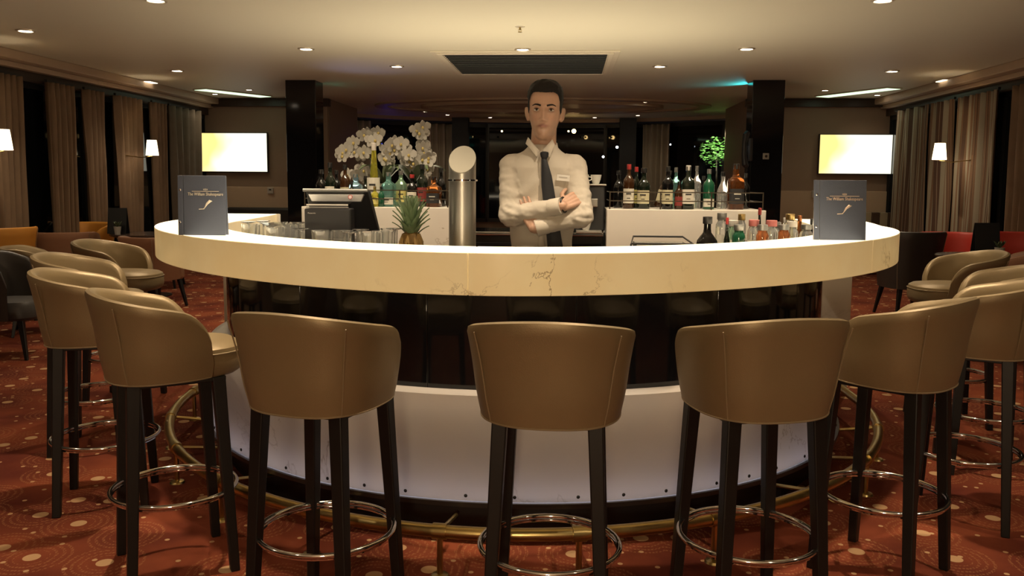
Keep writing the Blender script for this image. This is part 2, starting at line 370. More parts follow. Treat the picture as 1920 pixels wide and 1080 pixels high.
# television reflections on the ceiling, built as slim glowing strips
strip_m = gm('tv_reflection_glow', (.7, .85, .7), emit=(.72, 1, .68), es=.9, var=0)
for a, b, lab in ((onz(375, 166, CZ), onz(498, 180, CZ), 'slim pale green reflection of the left television, built as a glowing ceiling strip'), (onz(1542, 180, CZ), onz(1676, 164, CZ), 'slim pale green reflection of the right television, built as a glowing ceiling strip')):
    d = b-a; t = thing('tv_reflection', lab, 'ceiling light', (a+b)/2, math.atan2(d.y, d.x))
    G().box((0, 0, -.008), (d.length+.03, .30, .016)).build('housing', ceil_m, t, smooth=False); G().box((0, 0, -.017), (d.length, .25, .006)).build('reflection_glow', strip_m, t, smooth=False)
square_m = gm('square_glow', (1, .9, .7), emit=(1, .84, .6), es=3, var=0)  # small bright squares on the ceiling, built as glowing panels
for px, py, lab in ((278, 153, 'small glowing square on the ceiling above the left windows'), (1773, 150, 'small glowing square on the ceiling above the right windows'), (2, 97, 'small glowing square on the ceiling at the left edge of view')):
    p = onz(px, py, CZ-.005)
    t = thing('glowing_square', lab, 'ceiling light', p)
    G().box((0, 0, -.004), (.2, .28, .012)).build('housing', trim_ring, t, smooth=False, bevel=.003); G().box((0, 0, -.012), (.15, .23, .006)).build('lens', square_m, t, smooth=False)
# ------------------------------------------------------------------ black columns
for sd, cx_, cy_, lab in ((-1, -3.43, 11.60, 'square glossy black column left of the bottles'), (1, 2.755, 11.64, 'square glossy black column right of the bottles, with the telephone')):
    c = thing('column', lab, 'column', (cx_, cy_, 0))
    G().box((0, 0, CZ/2), (.41, .36, CZ)).build('shaft', blk_gloss, c, smooth=False, bevel=.006)
    G().box((0, 0, .06), (.44, .39, .12)).build('plinth', blk, c, smooth=False, bevel=.004)
# exit signs
green = gm('exit_sign_face', (.02, .5, .35), emit=(.05, 1, .72), es=2.5, var=0)
for p, lab, rz in ((Vector((-3.315, 11.9, 2.45)), 'green exit sign seen edge-on beside the left column', radians(90)), (Vector((2.76, 11.98, 2.50)), 'green exit sign behind the right column glowing on the ceiling', 0)):
    t = thing('exit_sign', lab, 'exit sign', p, rz)
    G().box((0, 0, 0), (.16, .03, .09)).build('housing', gm('sign_white', (.6, .6, .6)), t, smooth=False, bevel=.003)
    G().box((0, -.018, 0), (.15, .006, .08)).build('sign_face', green, t, smooth=False)
    G().box((0, 0, (CZ-p.z)/2+.02), (.02, .02, CZ-p.z-.04)).build('bracket', blk, t, smooth=False)
l = spot((2.60, 11.95, 2.55), 5, 150, .8, (.05, .85, 1.0), .02, target=(2.0, 11.7, 2.71))
l = spot((-2.65, 10.6, 1.6), 6.0, 75, 1, (.35, .45, 1.0), .1, target=(-2.2, 10.2, 2.71))
# ------------------------------------------------------------------ televisions
def tv_material(name, a, b, es):
    m = mat(name, (.02, .02, .02), rough=.2); nt = m.node_tree; bb = nt.nodes['Principled BSDF']; L = nt.links.new
    tc = nt.nodes.new('ShaderNodeTexCoord'); n = nt.nodes.new('ShaderNodeTexNoise'); n.inputs['Scale'].default_value = 1.6; n.inputs['Detail'].default_value = 2; L(tc.outputs['Object'], n.inputs['Vector'])
    sp = nt.nodes.new('ShaderNodeSeparateXYZ'); L(tc.outputs['Object'], sp.inputs[0])
    ad = nt.nodes.new('ShaderNodeMath'); ad.operation = 'MULTIPLY_ADD'; L(sp.outputs[0], ad.inputs[0]); ad.inputs[1].default_value = .6; L(n.outputs['Fac'], ad.inputs[2])
    cr = nt.nodes.new('ShaderNodeValToRGB'); L(ad.outputs[0], cr.inputs[0]); cr.color_ramp.elements[0].position = .22; cr.color_ramp.elements[1].position = .45
    cr.color_ramp.elements[0].color = (*a, 1); cr.color_ramp.elements[1].color = (*b, 1)
    L(cr.outputs[0], bb.inputs['Emission Color']); bb.inputs['Emission Strength'].default_value = es
    return m
scr = tv_material('bright_screen', (1, .72, .25), (1, .95, .74), .95)
def tv(p0, p1, lab):
    c = (p0+p1)/2; w_, h_ = abs(p1.x-p0.x), abs(p1.z-p0.z)
    t = thing('television', lab, 'television', (c.x, YW, c.z))
    G().box((0, -.045, 0), (w_+.03, .05, h_+.03)).build('tv_frame', plast, t, smooth=False, bevel=.004)
    G().box((0, -.072, 0), (w_, .006, h_)).build('screen', scr, t, smooth=False)
    G().box((0, -.012, 0), (.4, .024, .3)).build('wall_bracket', blk, t, smooth=False)
tv(at(379, 250, YW), at(504, 322, YW), 'wall television glowing pale yellow, left of the bar'); tv(at(1536, 253, YW), at(1667, 326, YW), 'wall television glowing pale yellow, right of the bar')
for px, py, lab in ((507, 357, 'small white thermostat on the tan wall left of the column'), (1528, 364, 'small white thermostat on the wall behind the right menu')):
    p = at(px, py, YW-.042); t = thing('thermostat', lab, 'thermostat', p)
    G().box((0, 0, 0), (.10, .03, .11)).build('housing', gm('thermostat_white', (.5, .45, .38)), t, smooth=False, bevel=.006); G().box((0, -.016, .012), (.04, .004, .02)).build('display', blk, t, smooth=False)
# ------------------------------------------------------------------ curtains
def curtain(name, p0, p1, z0, z1, m, lab, folds=6, amp=.045, pinch=1.0, grp=None):
    """hanging sheet from p0 to p1 with folds; pinch<1 gathers it towards the bottom"""
    p0 = Vector((p0[0], p0[1], 0)); p1 = Vector((p1[0], p1[1], 0)); c = (p0+p1)/2; d = p1-p0; L = d.length; a = math.atan2(d.y, d.x)
    t = thing(name, lab, 'curtain', (c.x, c.y, z0), a, grp)
    n, mrow = folds*8, 14; g = G(); vs = []; sd = random.random()*9
    for j in range(mrow+1):
        v = j/mrow; k = pinch+(1-pinch)*v**.8
        for side in (0, 1):
            pass
        for i in range(n+1):
            u = i/n; ph = 2*pi*folds*u+.5*noise.noise((u*3, v*1.2, sd))*3
            vs.append((L*(u-.5)*k, amp*(.6+.4*v)*sin(ph)+.012*noise.noise((u*9, v*3, sd)), v*(z1-z0)))
    fs = [(j*(n+1)+i, j*(n+1)+i+1, (j+1)*(n+1)+i+1, (j+1)*(n+1)+i) for j in range(mrow) for i in range(n)]
    g.add(vs, fs); o = g.build('curtain_cloth', m, t); s = o.modifiers.new('s', 'SOLIDIFY'); s.thickness = .004
    G().box((0, 0, z1-z0+.012), (L, .03, .03)).build('curtain_rail', frame_m, t, smooth=False)
    return t
brown_c = gm('brown_curtain_cloth', (.18, .115, .068), rough=.75, var=.25, vscale=5, bump=.2, bscale=90)
cream_c = gm('cream_curtain_cloth', (.46, .40, .30), rough=.85, var=.06, vscale=20)
striped = mat('striped_curtain_cloth', (.2, .15, .1), rough=.8)
def stripes(m, cols, sc):
    nt = m.node_tree; b = nt.nodes['Principled BSDF']; L = nt.links.new; tc = nt.nodes.new('ShaderNodeTexCoord'); sp = nt.nodes.new('ShaderNodeSeparateXYZ'); L(tc.outputs['Object'], sp.inputs[0])
    mu = nt.nodes.new('ShaderNodeMath'); mu.operation = 'MULTIPLY'; mu.inputs[1].default_value = sc; L(sp.outputs[0], mu.inputs[0])
    n = nt.nodes.new('ShaderNodeTexNoise'); n.noise_dimensions = '1D'; n.inputs['Scale'].default_value = 1; n.inputs['Detail'].default_value = 3; L(mu.outputs[0], n.inputs['W'])
    cr = nt.nodes.new('ShaderNodeValToRGB'); cr.color_ramp.interpolation = 'CONSTANT'; L(n.outputs['Fac'], cr.inputs[0])
    e = cr.color_ramp.elements; e[0].position = 0; e[0].color = (*cols[0], 1); e[1].position = .42; e[1].color = (*cols[1], 1)
    for q, c in ((.5, cols[2]), (.58, cols[0])): x = e.new(q); x.color = (*c, 1)
    L(cr.outputs[0], b.inputs['Base Color'])
stripes(striped, ((.10, .055, .035), (.30, .26, .19), (.20, .12, .07)), 14)
def cur_px(xa, xb, x, m, lab, py=190, **k):
    """curtain hanging against a side wall between two picture columns"""
    def yy(px):
        r = ray(px, 200); t = (x-CX)/r.x; return r.y*t
    return curtain('window_curtain', (x, yy(xa)), (x, yy(xb)), 0.0, 2.46, m, lab, **k)
X1 = XL+.13
cur_px(-30, 40, X1, brown_c, 'brown window curtain at the left edge of view, behind the wall lamp', folds=6, grp=None)
cur_px(88, 137, X1, brown_c, 'brown curtain on the left, second from the edge, gathered low', folds=5, pinch=.9)
cur_px(158, 192, X1, brown_c, 'narrow brown curtain on the left between two wider ones', folds=4)
cur_px(216, 262, X1, brown_c, 'brown gathered curtain left of the far wall lamp', folds=5, pinch=.75)
cur_px(284, 308, X1, brown_c, 'slim curtain lit by the far left wall lamp', folds=4)
cur_px(316, 373, X1, gm('grey_brown_curtain', (.13, .10, .07), rough=.8, var=.2), 'dark grey brown curtain in the left corner beside the television wall', folds=5, pinch=.85)
X2 = XR-.13
cur_px(1680, 1745, X2, striped, 'striped curtain in the right corner beside the television wall', folds=4)
cur_px(1746, 1790, X2, striped, 'striped curtain behind the right wall lamp', folds=4, pinch=.85)
cur_px(1795, 1872, X2, striped, 'widest striped curtain on the right wall', folds=7)
cur_px(1896, 1960, X2, brown_c, 'brown curtain cut by the right edge of view', folds=5)
def cur_far(xa, xb, lab, m=cream_c, folds=5):
    def hit(px):
        r = ray(px, 250); o = Vector((CX-RC.x, -RC.y)); R = RR-.18
        A = (r.x/.93)**2+r.y**2; B = 2*(o.x*r.x/.93**2+o.y*r.y); C_ = (o.x/.93)**2+o.y**2-R*R
        t = (-B+sqrt(B*B-4*A*C_))/(2*A); return (CX+r.x*t, r.y*t)
    curtain('saloon_curtain', hit(xa), hit(xb), 0.0, 2.58, m, lab, folds=folds, amp=.07)
cur_far(640, 693, 'pale curtain behind the orchids beside the left column'); cur_far(783, 848, 'pale curtain right of the orchids')
cur_far(1206, 1257, 'pale curtain right of the bartender behind the bottles'); cur_far(1370, 1404, 'narrow pale curtain beside the telephone column')
for px, lab in ((864, 'black window pier left of the bartender'), (1177, 'black window pier right of the bartender')):
    r = ray(px, 250); p = at(px, 250, 18.2); t = thing('window_pier', lab, 'pillar', (p.x, p.y, 0)); G().box((0, 0, CZ/2), (.34, .26, CZ)).build('shaft', blk, t, smooth=False); G().box((0, 0, .05), (.36, .28, .1)).build('plinth', dark_trim, t, smooth=False)
# small lights seen in the window glass, built as glowing bulbs inside the saloon
blue_m = gm('blue_glass_light_glow', (.1, .1, 1), emit=(.08, .10, 1), es=12, var=0)
warm_m = gm('warm_glass_light_glow', (1, .8, .5), emit=(1, .65, .25), es=14, var=0); white_m = gm('white_glass_light_glow', (1, 1, 1), emit=(.8, .9, 1), es=8, var=0)
for px, py, r_, m, lab in ((727, 270, .022, blue_m, 'small bright blue light in the glass behind the orchids'), (742, 268, .010, blue_m, 'dim blue light in the glass just right of the bright blue one'), (1076, 246, .034, warm_m, 'small starry orange light in the glass right of the bartender head'),
      (1066, 246, .014, warm_m, 'tiny orange light in the glass touching the starry one'), (941, 246, .014, warm_m, 'tiny light in the glass left of the bartender head'), (1157, 276, .02, white_m, 'small white light in the glass high beside the right window pier'),
      (1131, 294, .018, white_m, 'tiny white light in the glass right of the bartender shoulder'), (1361, 251, .022, white_m, 'small white light in the glass above the lit green tree'), (1257, 271, .012, white_m, 'tiny white light in the glass right of the right curtain')):
    p = at(px, py, 17.6); t = thing('glass_light', lab, 'lamp', p); G().ell((0, 0, 0), (r_*1.3,)*3, 12, 8).build('bulb', m, t); G().box((0, r_+.02, 0), (.04, .04, .04)).build('base', blk, t, smooth=False)
# ------------------------------------------------------------------ the bar counter
BC = Vector((-.065, 4.80))
def sup(a, rx, ry, n, cy=BC.y):
    c, s = cos(a), sin(a)
    return (BC.x+rx*math.copysign(abs(c)**(2/n), c), cy+ry*math.copysign(abs(s)**(2/n), s))
def outline(rx, ry, n, ext):
    """left end, round the front, right end; ext = straight-ish wings towards the back"""
    pts = [(BC.x-rx-e[0], e[1]) for e in ext[::-1]]
    pts += [sup(pi+pi*(.5-.5*cos(pi*i/90)), rx, ry, n) for i in range(91)]
    pts += [(BC.x+rx+e[0], e[1]) for e in ext]
    return pts
OUT = outline(1.97, 2.06, 1.75, [(.06, 5.1), (.10, 5.35), (.10, 5.64)]); INN = outline(1.60, 1.80, 1.85, [(.04, 5.1), (.07, 5.35), (.11, 5.64)])
ZT, ZB = 1.15, 1.008
bar = thing('bar_counter', 'large curved bar counter with glowing onyx top and black glass body', 'bar counter', (0, 0, 0))
def band(P, Q, z0, z1, i0, i1, gap=0):
    g = G(); vs = []
    for i in range(i0, i1+1):
        p, q = P[i], Q[i]
        vs += [(p[0], p[1], z0), (q[0], q[1], z0), (q[0], q[1], z1), (p[0], p[1], z1)]
    n = i1-i0; fs = []
    for i in range(n):
        a, b = i*4, i*4+4
        for k in range(4): fs.append((a+k, a+(k+1) % 4, b+(k+1) % 4, b+k))
    fs += [(0, 1, 2, 3), (n*4+3, n*4+2, n*4+1, n*4)]
    return g.add(vs, fs)
N_ = len(OUT)-1
cuts = [0, 27, 47, 66, N_]
for a, b in zip(cuts[:-1], cuts[1:]):
    g = band(OUT, INN, ZB, ZT, a, b)
    o = g.build('counter_slab', onyx, bar, bevel=.004); o.data.materials.append(onyx_top)
    for f in o.data.polygons:
        if f.normal.z > .9: f.material_index = 1
# white frame ends of the wings
for sd in (-1, 1):
    x = BC.x+sd*1.895
    G().box((x, 5.655, .58), (.40, .03, 1.14)).build('end_panel', marble, bar, smooth=False, bevel=.003)
def ringpts(rx, ry, n, cy, ext=((.0, 5.1), (.0, 5.62))):
    pts = [(BC.x-rx-e[0], e[1]) for e in ext[::-1]]
    pts += [sup(pi+pi*i/90, rx, ry, n, cy) for i in range(91)]
    return pts+[(BC.x+rx+e[0], e[1]) for e in ext]
P1 = ringpts(1.60, 1.63, 2.04, 4.84); P2 = ringpts(1.54, 1.57, 2.04, 4.84)
n1 = len(P1)-1
for k in range(9):          # black glass body panels
    a, b = round(n1*k/9), round(n1*(k+1)/9)
    band(P1, P2, .56, ZB, a, b).build('glass_panel', blk_gloss, bar, bevel=.003)
band(P1, P2, .12, .56, 0, n1).build('inner_core', gm('core_white', (.7, .7, .68), rough=.7), bar)
# translucent lit skirt
skm = bpy.data.materials.new('translucent_stone'); skm.use_nodes = True; nt = skm.node_tree; nt.nodes.clear()
o_ = nt.nodes.new('ShaderNodeOutputMaterial'); mixs = nt.nodes.new('ShaderNodeMixShader'); pb = nt.nodes.new('ShaderNodeBsdfPrincipled'); tr = nt.nodes.new('ShaderNodeBsdfTranslucent')
pb.name = 'Principled BSDF'; pb.inputs['Roughness'].default_value = .25
tmp = veins(skm, (.62, .56, .50), (.28, .22, .16), 1.7, .008, cloud=(.58, .54, .50)); nt.links.new(tmp.outputs[2], tr.inputs[0]); mixs.inputs[0].default_value = .45
nt.links.new(pb.outputs[0], mixs.inputs[1]); nt.links.new(tr.outputs[0], mixs.inputs[2]); nt.links.new(mixs.outputs[0], o_.inputs[0])
K1 = ringpts(1.693, 1.71, 2.04, 4.84); K2 = ringpts(1.685, 1.702, 2.04, 4.84)
segs = 7
for k in range(segs):
    a, b = round(n1*k/segs), round(n1*(k+1)/segs); g = G(); vs = []
    for i in range(a, b+1): vs += [(K1[i][0], K1[i][1], .165), (K1[i][0], K1[i][1], .575), (P1[i][0], P1[i][1], .578)]
    m_ = b-a; g.add(vs, [(i*3+q, i*3+3+q, i*3+4+q, i*3+1+q) for i in range(m_) for q in (0, 1)])
    pan = g.build('skirt_panel', skm, bar)
    sc = None
    cnt = max(1, (b-a)//3)
    for q in range(cnt):     # screw caps along the lower edge
        i = a+int((q+.5)*(b-a)/cnt); x, y = K1[i]; c = Vector((BC.x, 4.84, 0)); d = Vector((x, y, 0))-c; d.normalize()
        if sc is None: sc = G().ell((0, 0, 0), (.007, .004, .007), 8, 6).mesh('screw'); sc.materials.append(blk)
        s_ = bpy.data.objects.new('screw', sc); COL.objects.link(s_); s_.parent = pan; s_.location = (x+d.x*.002, y+d.y*.002, .185); s_.rotation_euler = (0, 0, math.atan2(d.y, d.x)-pi/2)
band(ringpts(1.71, 1.727, 2.04, 4.84), ringpts(1.60, 1.62, 2.04, 4.84), .145, .163, 0, n1).build('skirt_trim', gm('dark_metal_trim', (.08, .075, .07), rough=.35, metal=.8), bar)
led = gm('led_strip_glow', (.8, .8, 1), emit=(.88, .84, 1.0), es=2.6, var=0)
G().tube([(x, y, .185) for x, y in ringpts(1.645, 1.66, 2.04, 4.84)], .006, 6).build('led_strip', led, bar)
led2 = gm('led_strip_warm', (1, .9, .8), emit=(1.0, .84, .62), es=1.0, var=0)
G().tube([(x, y, .545) for x, y in ringpts(1.645, 1.66, 2.04, 4.84)], .006, 6).build('led_strip', led2, bar)
band(ringpts(1.62, 1.64, 2.04, 4.84), ringpts(1.50, 1.52, 2.04, 4.84), 0, .145, 0, n1).build('plinth', blk, bar)
RP = ringpts(1.89, 1.97, 1.92, 4.80)
G().tube([(x, y, .165) for x, y in RP], .023, 14).build('foot_rail', brass, bar)
for i in range(4, len(RP)-3, 8):
    x, y = RP[i]; j = RP[i+1]; d = Vector((BC.x-x, 4.84-y, 0)).normalized(); tdir = (Vector((*j, 0))-Vector((x, y, 0))).normalized()
    g = G().tube([(x, y, .165), (x, y, .0)], .011, 8); g.lathe([(.035, 0), (.03, .008), (.012, .012)], 14, (x, y, 0)); g.tube([Vector((x, y, .165))-tdir*.025, Vector((x, y, .165))+tdir*.025], .028, 14)
    g.tube([(x, y, .165), Vector((x, y, .12))+d*.26], .008, 8)
    g.build('rail_bracket', brass, bar)
W1 = ringpts(1.575, 1.60, 2.04, 4.84); W2 = ringpts(1.10, 1.20, 2.04, 4.84)
band(W1, W2, .97, 1.01, 0, n1).build('worktop', gm('dark_worktop', (.03, .03, .032), rough=.25), bar)
WX1 = ringpts(1.12, 1.22, 2.04, 4.84); WX2 = ringpts(1.10, 1.20, 2.04, 4.84)
band(WX1, WX2, .1, .97, 0, n1).build('service_side', steel, bar)
WZ = 1.01
# ------------------------------------------------------------------ back bar
BY = 5.9
def backbar(xa, xb, lab):
    a, b = at(xa, 390, BY), at(xb, 390, BY); zt = 1.197; wd = b.x-a.x
    t = thing('back_bar_cabinet', lab, 'cabinet', ((a.x+b.x)/2, BY, 0))
    G().box((0, .24, .60), (wd, .48, 1.19)).build('cabinet_body', marble, t, smooth=False, bevel=.004)
    G().box((0, .24, .04), (wd-.06, .44, .08)).build('plinth', blk, t, smooth=False)
    rail = G()
    for z in (zt+.055, zt+.115):
        rail.tube([(-wd/2+.02, .46, z), (-wd/2+.02, .02, z), (wd/2-.02, .02, z), (wd/2-.02, .46, z)], .0035, 6)
    for x in [(-wd/2+.02)+k*(wd-.04)/3 for k in range(4)]: rail.tube([(x, .02, zt-.004), (x, .02, zt+.12)], .005, 6)
    rail.build('gallery_rail', gm('dark_bronze_rail', (.07, .055, .04), rough=.35, metal=.8), t)
    return zt
ZS = backbar(565, 844, 'white marble back bar cabinet with bottles, left of the bartender'); backbar(1138, 1437, 'white marble back bar cabinet with bottles, right of the bartender')
# glossy wine cooler between them
a, b = at(852, 440, BY+.1), at(1131, 440, BY+.1)
t = thing('bottle_cooler', 'dark glass fronted bottle cooler with chrome edge behind the bartender', 'cooler', ((a.x+b.x)/2, BY+.1, 0)); wd = b.x-a.x
G().box((0, .28, .50), (wd, .5, 1.0)).build('cooler_body', blk, t, smooth=False, bevel=.004)
for s_ in (-1, 1):
    d = G().box((s_*wd/4, .022, .5), (wd/2-.02, .02, .9)).build('door', blk_gloss, t, smooth=False, bevel=.003); G().box((s_*.03, 0, .6), (.012, .02, .5)).build('handle', steel, d, smooth=False, bevel=.002)
G().box((0, .56, .50), (wd+.22, .03, .98)).build('back_panel', blk, t, smooth=False)  # dark screen added to block the table's glow through the gaps beside the cabinets
G().box((0, .27, 1.013), (wd+.0, .54, .022)).build('cooler_top', chrome, t, smooth=False, bevel=.003)
cup_m = gm('white_porcelain', (.7, .68, .62), rough=.25)
cup = thing('coffee_cup', 'white porcelain cup on the shelf right of the bartender elbow', 'cup', (0, 0, 0))
G().lathe([(.0, .0), (.022, 0), (.026, .01), (.036, .045), (.04, .065), (.037, .065), (.032, .04), (.0, .012)], 20).build('cup_body', cup_m, cup)
G().tube([(.036, 0, .05), (.055, 0, .048), (.058, 0, .03), (.034, 0, .02)], .004, 6).build('handle', cup_m, cup)
# shelf unit with coffee things right of the bartender
a = at(1105, 318, BY+.25)
t = thing('coffee_machine', 'dark coffee machine with pale top tray standing on the cooler right of the bartender', 'coffee machine', (a.x, BY+.3, 1.024))
G().box((0, 0, .17), (.22, .28, .32)).build('machine_body', plast, t, smooth=False, bevel=.01); G().box((0, 0, .335), (.24, .30, .012)).build('cup_tray', steel, t, smooth=False, bevel=.003)
G().box((0, -.17, .21), (.12, .06, .06)).build('brew_head', steel, t, smooth=False, bevel=.006); G().box((0, -.18, .01), (.18, .1, .02)).build('drip_tray', steel, t, smooth=False, bevel=.003)
cup.location = (a.x-.04, BY+.28, 1.366)
dup(cup, (a.x+.05, BY+.30, 1.366), 1, 'white porcelain cup at the right on the coffee machine'); dup(cup, (a.x-.02, BY+.12, 1.044+.0), 2, 'white porcelain cup under the coffee machine spout')
# ------------------------------------------------------------------ bottles
def bglass(key, col, rough=.08): return gm('glass_'+key, col, rough=rough, spec=.7, var=.05)
def clear(key, col): return gm('clear_'+key, col, rough=.05, trans=.85, spec=.5, var=0)
DARK = bglass('dark_green', (.006, .010, .006)); BLACKG = bglass('black', (.004, .004, .004)); BROWN = bglass('brown', (.035, .014, .005)); GREEN = bglass('green', (.01, .07, .035)); TEAL = clear('teal', (.25, .55, .50))
CLEAR = clear('white', (.85, .88, .86)); YELLOW = clear('yellow', (.75, .70, .10)); BLUE = clear('pale_blue', (.35, .6, .75)); AMBER = clear('amber', (.30, .10, .025)); ORANGE = clear('orange', (.8, .3, .12)); SOFTG = clear('soft_green', (.45, .7, .5))
PAPER = gm('label_paper', (.55, .52, .44), rough=.7); CREAM = gm('label_cream', (.50, .46, .30), rough=.7); LBLK = gm('label_black', (.02, .02, .022), rough=.5); LRED = gm('label_red', (.20, .03, .025), rough=.6); LBLUE = gm('label_blue', (.2, .35, .5), rough=.6); LYEL = gm('label_yellow', (.5, .45, .15), rough=.7)
CRED = gm('capsule_red', (.35, .03, .03), rough=.35); CSIL = gm('cap_silver', (.26, .26, .25), rough=.4, metal=.8); CWHT = gm('cap_white', (.5, .47, .43), rough=.4); CBLK = gm('cap_black', (.015, .014, .014), rough=.35); CGOLD = gm('cap_gold', (.5, .36, .15), rough=.3, metal=.9); CPNK = gm('cap_pink', (.40, .12, .11), rough=.5); CCOP = gm('cap_copper', (.4, .15, .06), rough=.35, metal=.8)
SHAPES = {  # radius, height fractions
 'wine': [(0, .0), (.95, 0), (1, .02), (1, .55), (.93, .62), (.62, .70), (.38, .76), (.34, .82), (.33, .96), (.38, .965), (.38, 1)],
 'spirit': [(0, 0), (.95, 0), (1, .02), (1, .60), (.92, .67), (.55, .74), (.36, .79), (.33, .85), (.33, 1)],
 'slope': [(0, 0), (.95, 0), (1, .02), (.98, .35), (.80, .55), (.48, .72), (.36, .80), (.33, .90), (.33, 1)],
 'tall': [(0, 0), (.9, 0), (1, .02), (.86, .18), (.60, .45), (.42, .7), (.32, .86), (.30, 1)],
 'juice': [(0, 0), (.92, 0), (1, .02), (1, .76), (.96, .81), (.76, .86), (.68, .88), (.68, 1)],
 'square': [(0, 0), (.95, 0), (1, .02), (1, .62), (.9, .68), (.45, .74), (.36, .79), (.34, 1)],
 'decanter': [(0, 0), (.85, 0), (1, .06), (1.0, .35), (.9, .52), (.5, .68), (.32, .75), (.30, 1)]}
def bottle(pos, r, h, shape, glass, capm, labm, label, lab_z=(.12, .45), group='bottles', tilt=0, emb=True):
    t = thing('bottle', label, 'bottle', pos, random.uniform(-.2, .2), group)
    if tilt: t.rotation_euler = (0, tilt, 0)
    sq = 4.5 if shape == 'square' else None
    pr = [(a*r, b*h*.97) for a, b in SHAPES[shape]]
    G().lathe(pr, 20, sq=sq).build('glass_body', glass, t)
    nr = SHAPES[shape][-1][0]*r*1.12
    G().lathe([(nr, h*.88), (nr*1.04, h*.885), (nr*1.04, h*.995), (nr*.9, h), (0, h)], 14).build('cap', capm, t)
    if labm:
        z0, z1 = lab_z; rr = r*1.012; g = G(); n = 14; vs = []
        for zz in (z0*h, z1*h):
            for k in range(n+1):
                a = -pi/2-1.15+2.3*k/n; x, y = cos(a), sin(a)
                if sq: x = math.copysign(abs(x)**(2/sq), x); y = math.copysign(abs(y)**(2/sq), y)
                vs.append((rr*x, rr*y, zz))
        g.add(vs, [(k, k+1, n+2+k, n+1+k) for k in range(n)]); o = g.build('paper_label', labm, t)
        if emb and r > .03:   # printed bars of unreadable small print
            dk = LBLK if labm is not LBLK else PAPER
            G().box((0, -rr-.0006, h*(z0+(z1-z0)*.66)), (r*.9, .0008, h*.03)).build('print_band', dk, t, smooth=False)
            G().box((0, -rr-.0006, h*(z0+(z1-z0)*.35)), (r*.6, .0008, h*.014)).build('print_band', dk, t, smooth=False)
    return t
def shelf_bottle(px, top, wpx, shape, glass, capm, labm, label, dy=.16, lab_z=(.12, .45), tilt=0, z=None):
    z = ZS if z is None else z
    y = BY+dy; p = at(px, top, y); b = at(px, 388, y); r = wpx*y/1600/2
    bottle((b.x, y, z+(.010 if tilt else 0)), r, max(.14, p.z-z), shape, glass, capm, labm, label, lab_z, 'bottles on the back bar', tilt)
LB = [(603, 318, 20, 'wine', BLACKG, CBLK, None, 'black bottle at the far left end of the back bar', .30), (620, 305, 20, 'wine', DARK, CBLK, PAPER, 'tall dark wine bottle with small pale label, second from the left end', .14),
 (632, 319, 17, 'wine', BLACKG, CBLK, PAPER, 'short black bottle beside the tall dark wine bottle', .34), (648, 309, 20, 'spirit', BROWN, CBLK, CREAM, 'dark brown bottle left of the pale blue gin bottle', .22),
 (668, 326, 25, 'square', BLUE, CSIL, PAPER, 'pale blue square gin bottle with oval white label', .12), (702, 268, 27, 'tall', YELLOW, CWHT, PAPER, 'very tall tapering yellow bottle with a white cap, in front of the orchids', .22),
 (686, 330, 16, 'wine', DARK, CBLK, None, 'dark green bottle between the blue gin and the tall yellow bottle', .27), (729, 323, 25, 'square', TEAL, CSIL, PAPER, 'teal green bottle with silver cap and white lower label', .12),
 (752, 320, 22, 'spirit', SOFTG, CSIL, LYEL, 'soft green bottle with yellowish label right of the teal one', .20), (773, 327, 20, 'wine', BLACKG, CRED, PAPER, 'black bottle with a red capsule behind the pineapple leaves', .18),
 (792, 308, 21, 'wine', DARK, CBLK, LRED, 'tall dark bottle right of the red capsule bottle', .20), (814, 331, 26, 'square', AMBER, CBLK, LBLK, 'square whiskey bottle with black label near the steel tower', .12),
 (827, 315, 18, 'wine', BLACKG, CBLK, None, 'tall black bottle at the right end beside the steel tower', .32), (703, 356, 15, 'spirit', YELLOW, CGOLD, LYEL, 'short yellow bottle in front of the tall yellow one', .07),
 (715, 350, 12, 'wine', GREEN, CBLK, None, 'slim green bottle right of the short yellow one', .08), (660, 340, 14, 'spirit', DARK, CBLK, None, 'low dark bottle left of the gin bottle', .07)]
RB = [(1159, 320, 18, 'wine', BLACKG, CBLK, None, 'dim black bottle at the left end of the right back bar', .32), (1178, 308, 21, 'spirit', BROWN, CRED, PAPER, 'dark whisky bottle with red capsule and round white label', .14),
 (1192, 313, 16, 'wine', DARK, CRED, LYEL, 'dark green bottle with yellow label beside the red capsule whisky', .22), (1206, 315, 24, 'wine', DARK, CBLK, CREAM, 'broad dark wine bottle with pale green label in front of the curtain', .14),
 (1237, 320, 24, 'slope', BROWN, CBLK, CREAM, 'brown bottle leaning to the right with a diamond label', .16), (1251, 312, 21, 'spirit', BLACKG, CBLK, CREAM, 'dark whisky bottle with oval and wide cream labels', .10),
 (1266, 314, 17, 'spirit', TEAL, CSIL, None, 'faint clear bottle behind the oval label whisky', .32), (1289, 310, 23, 'square', DARK, CWHT, PAPER, 'dark green bottle with white cap and large white label', .12),
 (1272, 340, 15, 'spirit', BROWN, CBLK, LRED, 'low brown bottle between two white label bottles', .10), (1305, 311, 16, 'spirit', CLEAR, CSIL, None, 'clear bottle right of the white cap bottle', .34),
 (1328, 317, 21, 'spirit', GREEN, CSIL, PAPER, 'dark green gin bottle with narrow white lower label', .14), (1318, 330, 14, 'wine', BLACKG, CBLK, None, 'slim black bottle left of the green gin', .36),
 (1354, 322, 22, 'decanter', CLEAR, CBLK, None, 'clear decanter near the telephone cord', .30), (1378, 307, 28, 'square', AMBER, CBLK, LBLK, 'large square whiskey bottle with black label near the telephone cord', .18),
 (1397, 325, 15, 'wine', BLACKG, CBLK, None, 'black bottle at the right end below the telephone', .34)]
